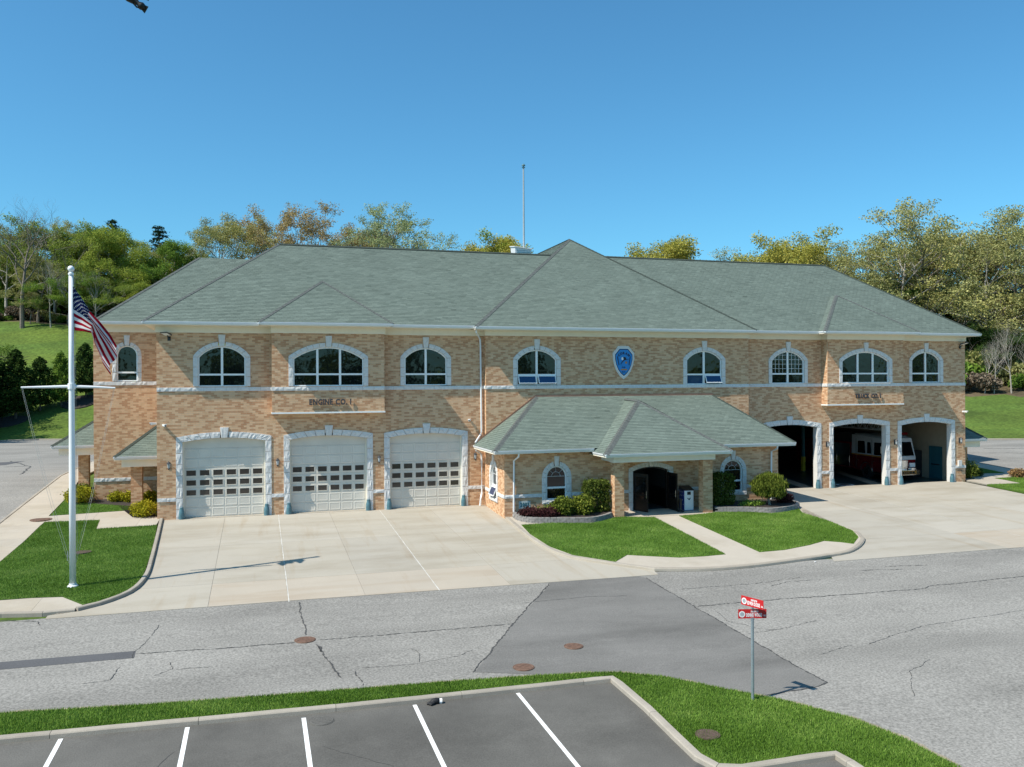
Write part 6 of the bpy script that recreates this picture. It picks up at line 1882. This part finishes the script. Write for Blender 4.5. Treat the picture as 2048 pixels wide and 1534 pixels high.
# understorey bushes along both wood edges and low brush
def bush_mesh(n, rx, rz, leaf, seed, lumps=7):
    rr = random.Random(seed); P = []; tn = []
    wood = MB()
    for k in range(lumps):
        c = Vector((rr.uniform(-.6, .6) * rx, rr.uniform(-.6, .6) * rx, rr.uniform(.35, .75) * rz)); r = rx * rr.uniform(.35, .6)
        m = n // lumps
        g = RNG.normal(size=(m, 3)); g /= np.linalg.norm(g, axis=1, keepdims=True); g *= r * RNG.uniform(0, 1, (m, 1)) ** .4; g[:, 2] *= rz / rx * .8
        P.append(g + np.array(c)); tn.append(np.clip(rr.uniform(.35, .65) + RNG.normal(0, .19, m), 0, 1))
        wood.tube([(rr.uniform(-.1, .1), rr.uniform(-.1, .1), -.1), tuple(c)], [.05, .015], 4, False)
    P = np.concatenate(P); tn = np.concatenate(tn); P[:, 2] = np.abs(P[:, 2])
    V, F = leaf_cloud(P, leaf, tn); w = wood.mesh('stem'); w.materials.append(MATS['bark_dark'])
    return w, quick_mesh('foliage', V, F, tn, 'leaf_green')
BUSH = [bush_mesh(2600, 2.0, 2.4, .17, 1), bush_mesh(2600, 2.2, 2.0, .17, 2)]
def bush(name, src, loc, sc, rz, lm, label, cat='bush', group=None):
    t = tag(empty(name, loc), label, cat, group); t.rotation_euler = (0, 0, rz); t.scale = sc
    link('stem', src[0], None, t); f = link('foliage', src[1], None, t); f.material_slots[0].link = 'OBJECT'; f.material_slots[0].material = MATS[lm]; return t
for i in range(22):
    rr = random.Random(500 + i); x = -44 + i * 1.75 + rr.uniform(-.5, .5); y = hill_start(x) + 44 + rr.uniform(0, 9)
    s = rr.uniform(.45, 1.1); bush('woodland_bush', BUSH[i % 2], (x, y, gz(x, y) - .2), (s, s, s * rr.uniform(.7, 1.2)), rr.uniform(0, 6), rr.choice(['leaf_green', 'brush_twig', 'leaf_olive', 'leaf_dark']), 'bush in the understorey at the foot of the left wood', group='bushes under the left wood')
for i in range(26):
    rr = random.Random(700 + i); x = 92 + i * 1.7 + rr.uniform(-.6, .6); y = hill_start(x) + 36 + rr.uniform(0, 10)
    s = rr.uniform(.9, 1.9); bush('woodland_bush', BUSH[i % 2], (x, y, gz(x, y) - .2), (s, s, s * rr.uniform(.8, 1.5)), rr.uniform(0, 6), rr.choice(['leaf_green', 'leaf_green', 'leaf_olive', 'leaf_dark', 'brush_twig']), 'bush in the understorey at the foot of the right wood', group='bushes under the right wood')
for i in range(34):
    rr = random.Random(900 + i)
    lft = i < 17
    x = (-62 + i * 4.0) if lft else (72 + (i - 17) * 5.2)
    y = hill_start(x) + (66 if lft else 56) + rr.uniform(-4, 8); s_ = rr.uniform(2.6, 4.0)
    bush('understorey_tree', BUSH[i % 2], (x, y, gz(x, y) - .5), (s_, s_, s_ * 1.25), rr.uniform(0, 6), rr.choice(['leaf_green', 'leaf_olive', 'leaf_dark', 'leaf_fresh']), 'low leafy tree filling the gaps deep in the ' + ('left' if lft else 'right') + ' wood', 'tree', 'low trees deep in the ' + ('left' if lft else 'right') + ' wood')
# generic tree belt added behind the viewer for the windows to mirror, otherwise unseen
P_ = []; T_ = []
for i in range(46):
    rr = random.Random(1300 + i); c = np.array([-70 + i * 6.2 + rr.uniform(-3, 3), -112 + rr.uniform(-10, 10), 0]); h = rr.uniform(10, 20)
    n = 420; g = RNG.normal(size=(n, 3)); g /= np.linalg.norm(g, axis=1, keepdims=True); g *= RNG.uniform(0, 1, (n, 1)) ** .4
    P_.append(c + g * np.array([4.6, 4.6, h * .45]) + np.array([0, 0, h * .55 - 1.6])); T_.append(np.clip(RNG.normal(rr.uniform(.3, .7), .2, n), 0, 1))
P_ = np.concatenate(P_); T_ = np.concatenate(T_); V_, F_ = leaf_cloud(P_, .75, T_)
tag(link('mirrored_tree_belt', quick_mesh('mirrored_tree_belt', V_, F_, T_, 'leaf_green')), 'generic belt of trees added behind the viewer, seen only mirrored in the station windows', 'wood', kind='stuff')
for i, (x, y, h) in enumerate(((-38.5, 59.0, 17), (-40.5, 65.5, 19), (-38.0, 72.0, 16), (-43.5, 76.0, 18))):
    plant('leafy_tree', DENSE[i % 2], (x, y, gz(x, y)), h, 20, i * 2.1, 'leaf_green', 'bark', ORD[i] + ' tree beyond the left edge, shading the slope above the drive', group='trees just beyond the left edge', wide=1.05)
# leaning bare saplings at the right wood edge
for i, (x, h, lean) in enumerate(((100.0, 8, .2), (101.2, 9, -.16), (103.4, 11, .05), (106.2, 10, .1), (-27.6, 12, .06), (-30.6, 13, -.05), (-23.5, 11, .08))):
    y = hill_start(x) + (34.5 if x > 0 else 43.5)
    t = plant('sapling', BARE, (x, y, gz(x, y) - .1), h, 20, i * 1.3, None, 'bark_pale', 'slender pale leafless sapling at the edge of the ' + ('right' if x > 0 else 'left') + ' wood', group='bare saplings at the ' + ('right' if x > 0 else 'left') + ' wood edge', wide=.55); t.rotation_euler = (0, lean, i * 1.3)
# young evergreens and mulch on the left bank
YT = [(-33.5, 67.5, 10.5, 1.5, 'dark evergreen mostly cut off by the left edge of the picture'), (-32.0, 63.5, 9.5, 1.5, 'dark evergreen at the extreme left edge above the drive'), (-29.6, 68.0, 9.4, 1.5, 'largest dark young evergreen at the left edge below the bank'), (-26.9, 69.2, 8.4, 1.4, 'dark young evergreen second from the left below the bank'), (-24.6, 71.0, 6.6, 1.2, 'small young evergreen left of the flagpole below the bank'), (-22.3, 71.5, 6.8, 1.1, 'slim light-crowned young evergreen just right of the flagpole line'), (-19.8, 73.5, 7.0, 1.2, 'young evergreen in the mulch ring beside the station wall'), (-17.2, 71.5, 5.5, 1.1, 'young evergreen half hidden behind the corner of the station')]
for i, (x, y, h, wd, lab) in enumerate(YT):
    plant('evergreen_tree', YOUNG[(i * 2 + i // 3) % 3], (x, y, gz(x, y)), h, 6, i * 1.7, 'leaf_dark' if i != 5 else 'leaf_green', 'bark_dark', lab, group='young evergreens below the left bank', wide=wd)
tag(drape('mulch_bed', [(-20.2 + 2.2 * math.cos(a), 72.2 + 2.2 * math.sin(a)) for a in np.linspace(0, 2 * math.pi, 18)[:-1]], .06, 'mulch', None, .1, 1.0), kind='structure')
tag(drape('mulch_bed', [(-28 + 2.6 * math.cos(a), 68.6 + 1.6 * math.sin(a)) for a in np.linspace(0, 2 * math.pi, 18)[:-1]], .06, 'mulch', None, .1, 1.0), kind='structure')

# ---- shrubs round the building
def shell_shrub(n, f, leaf, lean=0, tone_top=.25, seed=0):
    """f(n) gives points on/in the volume and a 0..1 'outer' value"""
    P, outer = f(n)
    tn = np.clip(RNG.normal(.5, .25, len(P)), 0, 1)
    return P, tn
def vol_box(hx, hy, h, rough=.055):
    def f(n):
        q = RNG.uniform(-1, 1, (n, 3)); m = RNG.random(n) < .8
        ax = RNG.integers(0, 3, n); q[np.arange(n), ax] = np.where(m, np.sign(q[np.arange(n), ax]), q[np.arange(n), ax])
        o = np.abs(q).max(1); r = np.linalg.norm(q, axis=1, keepdims=True)
        q = q / np.maximum(1, (np.abs(q) ** 9).sum(1, keepdims=True) ** (1 / 9))
        P = q * np.array([hx, hy, h / 2]) + RNG.normal(0, rough, (n, 3)); P[:, 2] += h / 2
        return P, o
    return f
def vol_ball(rx, ry, h, rough=.07):
    def f(n):
        g = RNG.normal(size=(n, 3)); g /= np.linalg.norm(g, axis=1, keepdims=True); t = RNG.uniform(0, 1, n) ** .22
        lum = 1 + .13 * np.sin(g[:, 0] * 5 + 1) * np.sin(g[:, 1] * 6) + .08 * np.sin(g[:, 2] * 9)
        P = g * (t * lum)[:, None] * np.array([rx, ry, h / 2]) + RNG.normal(0, rough, (n, 3)); P[:, 2] = np.maximum(.02, P[:, 2] + h / 2)
        return P, t
    return f
def shrub(name, loc, f, n, leaf, lm, label, stem_h=.5, cat='shrub', group=None, trunk_r=.03, weep=False, flat=0):
    t = tag(empty(name, loc), label, cat, group)
    P, tn = shell_shrub(n, f, leaf)
    if weep:
        a = RNG.normal(0, .25, (len(P), 3)); a[:, 2] = -1; a /= np.linalg.norm(a, axis=1, keepdims=True)
        r = RNG.normal(size=a.shape); b = np.cross(a, r); b /= np.linalg.norm(b, axis=1, keepdims=True); s = (leaf * RNG.uniform(.7, 1.5, len(P)))[:, None]
        V = np.stack([P - a * s, P + b * s * .28, P + a * s * 1.3, P - b * s * .28], 1).reshape(-1, 3); F = np.arange(4 * len(P)).reshape(-1, 4)
    else:
        V, F = leaf_cloud(P, leaf, tn, flat)
    link('foliage', quick_mesh('foliage', V, F, tn, lm), None, t)
    m = MB()
    ext = P[:, :2].std(0)
    for k in range(5):
        a = k * 1.26; m.tube([(math.cos(a) * .04, math.sin(a) * .04, -.05), (math.cos(a) * ext[0] * .5, math.sin(a) * ext[1] * .5, stem_h)], [trunk_r, trunk_r * .5], 5, False)
    m.build('stem', 'bark_dark', t); return t
ZPl = .30
def bed(poly, label, holes=None):
    pts = smooth_line(poly, .28)
    gzf = lambda p: gz(p[0], p[1]) + .10
    t = tag(empty('planter_wall', (poly[0][0], poly[0][1], gzf(poly[0]))), label, 'planter wall')
    L = t.location; P = [Vector(p) for p in pts]
    S = [0.0]
    for i in range(1, len(P)): S.append(S[-1] + (P[i] - P[i - 1]).length)
    def at(s):
        s = max(0, min(S[-1], s)); i = max(0, min(len(P) - 2, int(np.searchsorted(S, s)) - 1)); f = (s - S[i]) / max(1e-6, S[i + 1] - S[i]); return P[i].lerp(P[i + 1], f)
    for c in range(3):
        s = (c % 2) * .16
        while s < S[-1] - .05:
            e = min(s + .33, S[-1]); a, b = at(s + .005), at(e - .005); d = (b - a).normalized(); n = Vector((-d.y, d.x)); o = random.uniform(-.008, .008) + c * .012
            z = c * .105
            if (b - a).length > .04:
                q = [a - n * (.0 - o), b - n * (.0 - o), b + n * .2, a + n * .2]; z0 = gzf((a + b) / 2) + z - .02
                q2 = [p + ((a + b) / 2 + n * .1 - p) * .05 for p in q]
                MB().hexa([(p.x - L.x, p.y - L.y, z0 - L.z) for p in q], [(p.x - L.x, p.y - L.y, z0 + .10 - L.z) for p in q2]).build('block', 'block_grey', t)
            s += .33
    return t
bed([(15.0, -4.45), (14.98, -5.35), (15.4, -6.15), (16.5, -6.55), (18.5, -7.0), (19.6, -6.55), (20.28, -5.95)], 'low grey block wall round the flower bed left of the porch')
bed([(26.5, -6.05), (28.5, -6.6), (29.5, -7.15), (30.9, -6.85), (31.9, -6.25), (32.3, -5.5), (32.0, -4.6)], 'low grey block wall round the flower bed right of the porch')
tag(drape('mulch_bed', [(15.12, -4.36), (15.15, -5.3), (15.5, -5.98), (16.5, -6.35), (18.45, -6.8), (19.5, -6.4), (20.3, -5.8), (20.34, -4.36)], .36, 'mulch', None, .25), kind='structure')
tag(drape('mulch_bed', [(26.4, -4.36), (26.5, -5.85), (28.5, -6.4), (29.45, -6.92), (30.8, -6.65), (31.72, -6.1), (32.1, -5.4), (31.8, -4.36)], .36, 'mulch', None, .25), kind='structure')
def bz(x, y): return gz(x, y) + .36
shrub('hedge', (19.62, -5.15, bz(19.6, -5.1)), vol_box(.62, .5, 1.62), 5200, .055, 'leaf_hedge', 'tall clipped rectangular hedge left of the porch pier', .9)
shrub('hedge', (27.45, -5.1, bz(27.4, -5.1)), vol_box(.6, .48, 1.72), 5200, .055, 'leaf_hedge', 'tall dark clipped hedge right of the porch pier by the window', .9)
shrub('evergreen_shrub', (17.45, -5.75, bz(17.5, -5.7)), vol_ball(.62, .55, .9), 3200, .06, 'leaf_weep', 'low rounded green shrub under the left entrance window', .4)
shrub('evergreen_shrub', (18.55, -5.85, bz(18.5, -5.7)), vol_ball(.6, .55, .95), 3200, .06, 'leaf_weep', 'low rounded green shrub touching the tall left hedge', .4)
shrub('barberry_bush', (15.65, -5.6, bz(15.6, -5.6)), vol_ball(.55, .42, .40), 1700, .05, 'leaf_purple', 'purple barberry bush below the 2003 stone', .25)
shrub('barberry_bush', (16.55, -5.95, bz(16.5, -5.9)), vol_ball(.6, .4, .38), 1700, .05, 'leaf_purple', 'purple barberry bush at the front of the left flower bed', .2)
shrub('ground_cover', (17.0, -5.0, bz(17, -5)), vol_ball(.9, .35, .26), 900, .05, 'leaf_fresh', 'pale green ground cover at the foot of the left entrance window', .1, 'plant')
wp = shrub('weeping_shrub', (30.05, -6.0, bz(30, -6) + .42), vol_ball(.98, .9, 1.35, .06), 6500, .075, 'leaf_weep', 'round weeping shrub on a short trunk right of the entrance', .5, weep=True)
m = MB(); m.tube([(.03, 0, -.48), (-.05, .02, -.1), (.02, 0, .35)], [.085, .07, .05], 8); m.build('trunk', 'bark_pale', wp)
shrub('barberry_bush', (31.35, -5.55, bz(31.3, -5.5)), vol_ball(.5, .42, .5), 1500, .05, 'leaf_purple', 'dark purple bush at the right end of the right flower bed', .25)
shrub('ground_cover', (29.0, -5.9, bz(29, -5.9)), vol_ball(.75, .35, .22), 700, .05, 'leaf_green', 'dark green ground cover under the right entrance window', .1, 'plant')
for x, y, r, h, lm, lab in ((-4.18, .95, .68, .78, 'leaf_yellow', 'bright yellow-green clipped shrub at the left corner of the garage front'), (-8.15, 5.3, .78, .9, 'leaf_yellow', 'large yellow-green shrub at the outer corner of the recessed wall'), (-6.2, 5.35, .42, .5, 'leaf_yellow', 'small yellow-green shrub in the mulch under the recessed wall'), (-5.45, 5.1, .42, .55, 'leaf_yellow', 'small yellow-green shrub left of the canopy pier'), (-4.2, 4.7, .5, .6, 'leaf_yellow', 'yellow-green shrub right of the canopy pier'), (-8.5, 8.2, .45, .5, 'leaf_hedge', 'small shrub beneath the far left canopy'),
                         (51.15, .9, .72, 1.25, 'leaf_hedge', 'large brownish-green shrub at the right corner of the station'), (55.4, .5, .55, .55, 'leaf_pinkish', 'low pinkish shrub beside the walk at the right edge'), (52.6, 1.6, .45, .45, 'leaf_dark', 'low dark shrub behind the right corner shrub'), (52.0, 4.0, .5, 2.4, 'leaf_dark', 'tall narrow dark shrub beside the right canopy')):
    shrub('clipped_shrub', (x, y, gz(x, y) + .10), vol_ball(r, r, h), int(3000 * r), .055, lm, lab, h * .5)
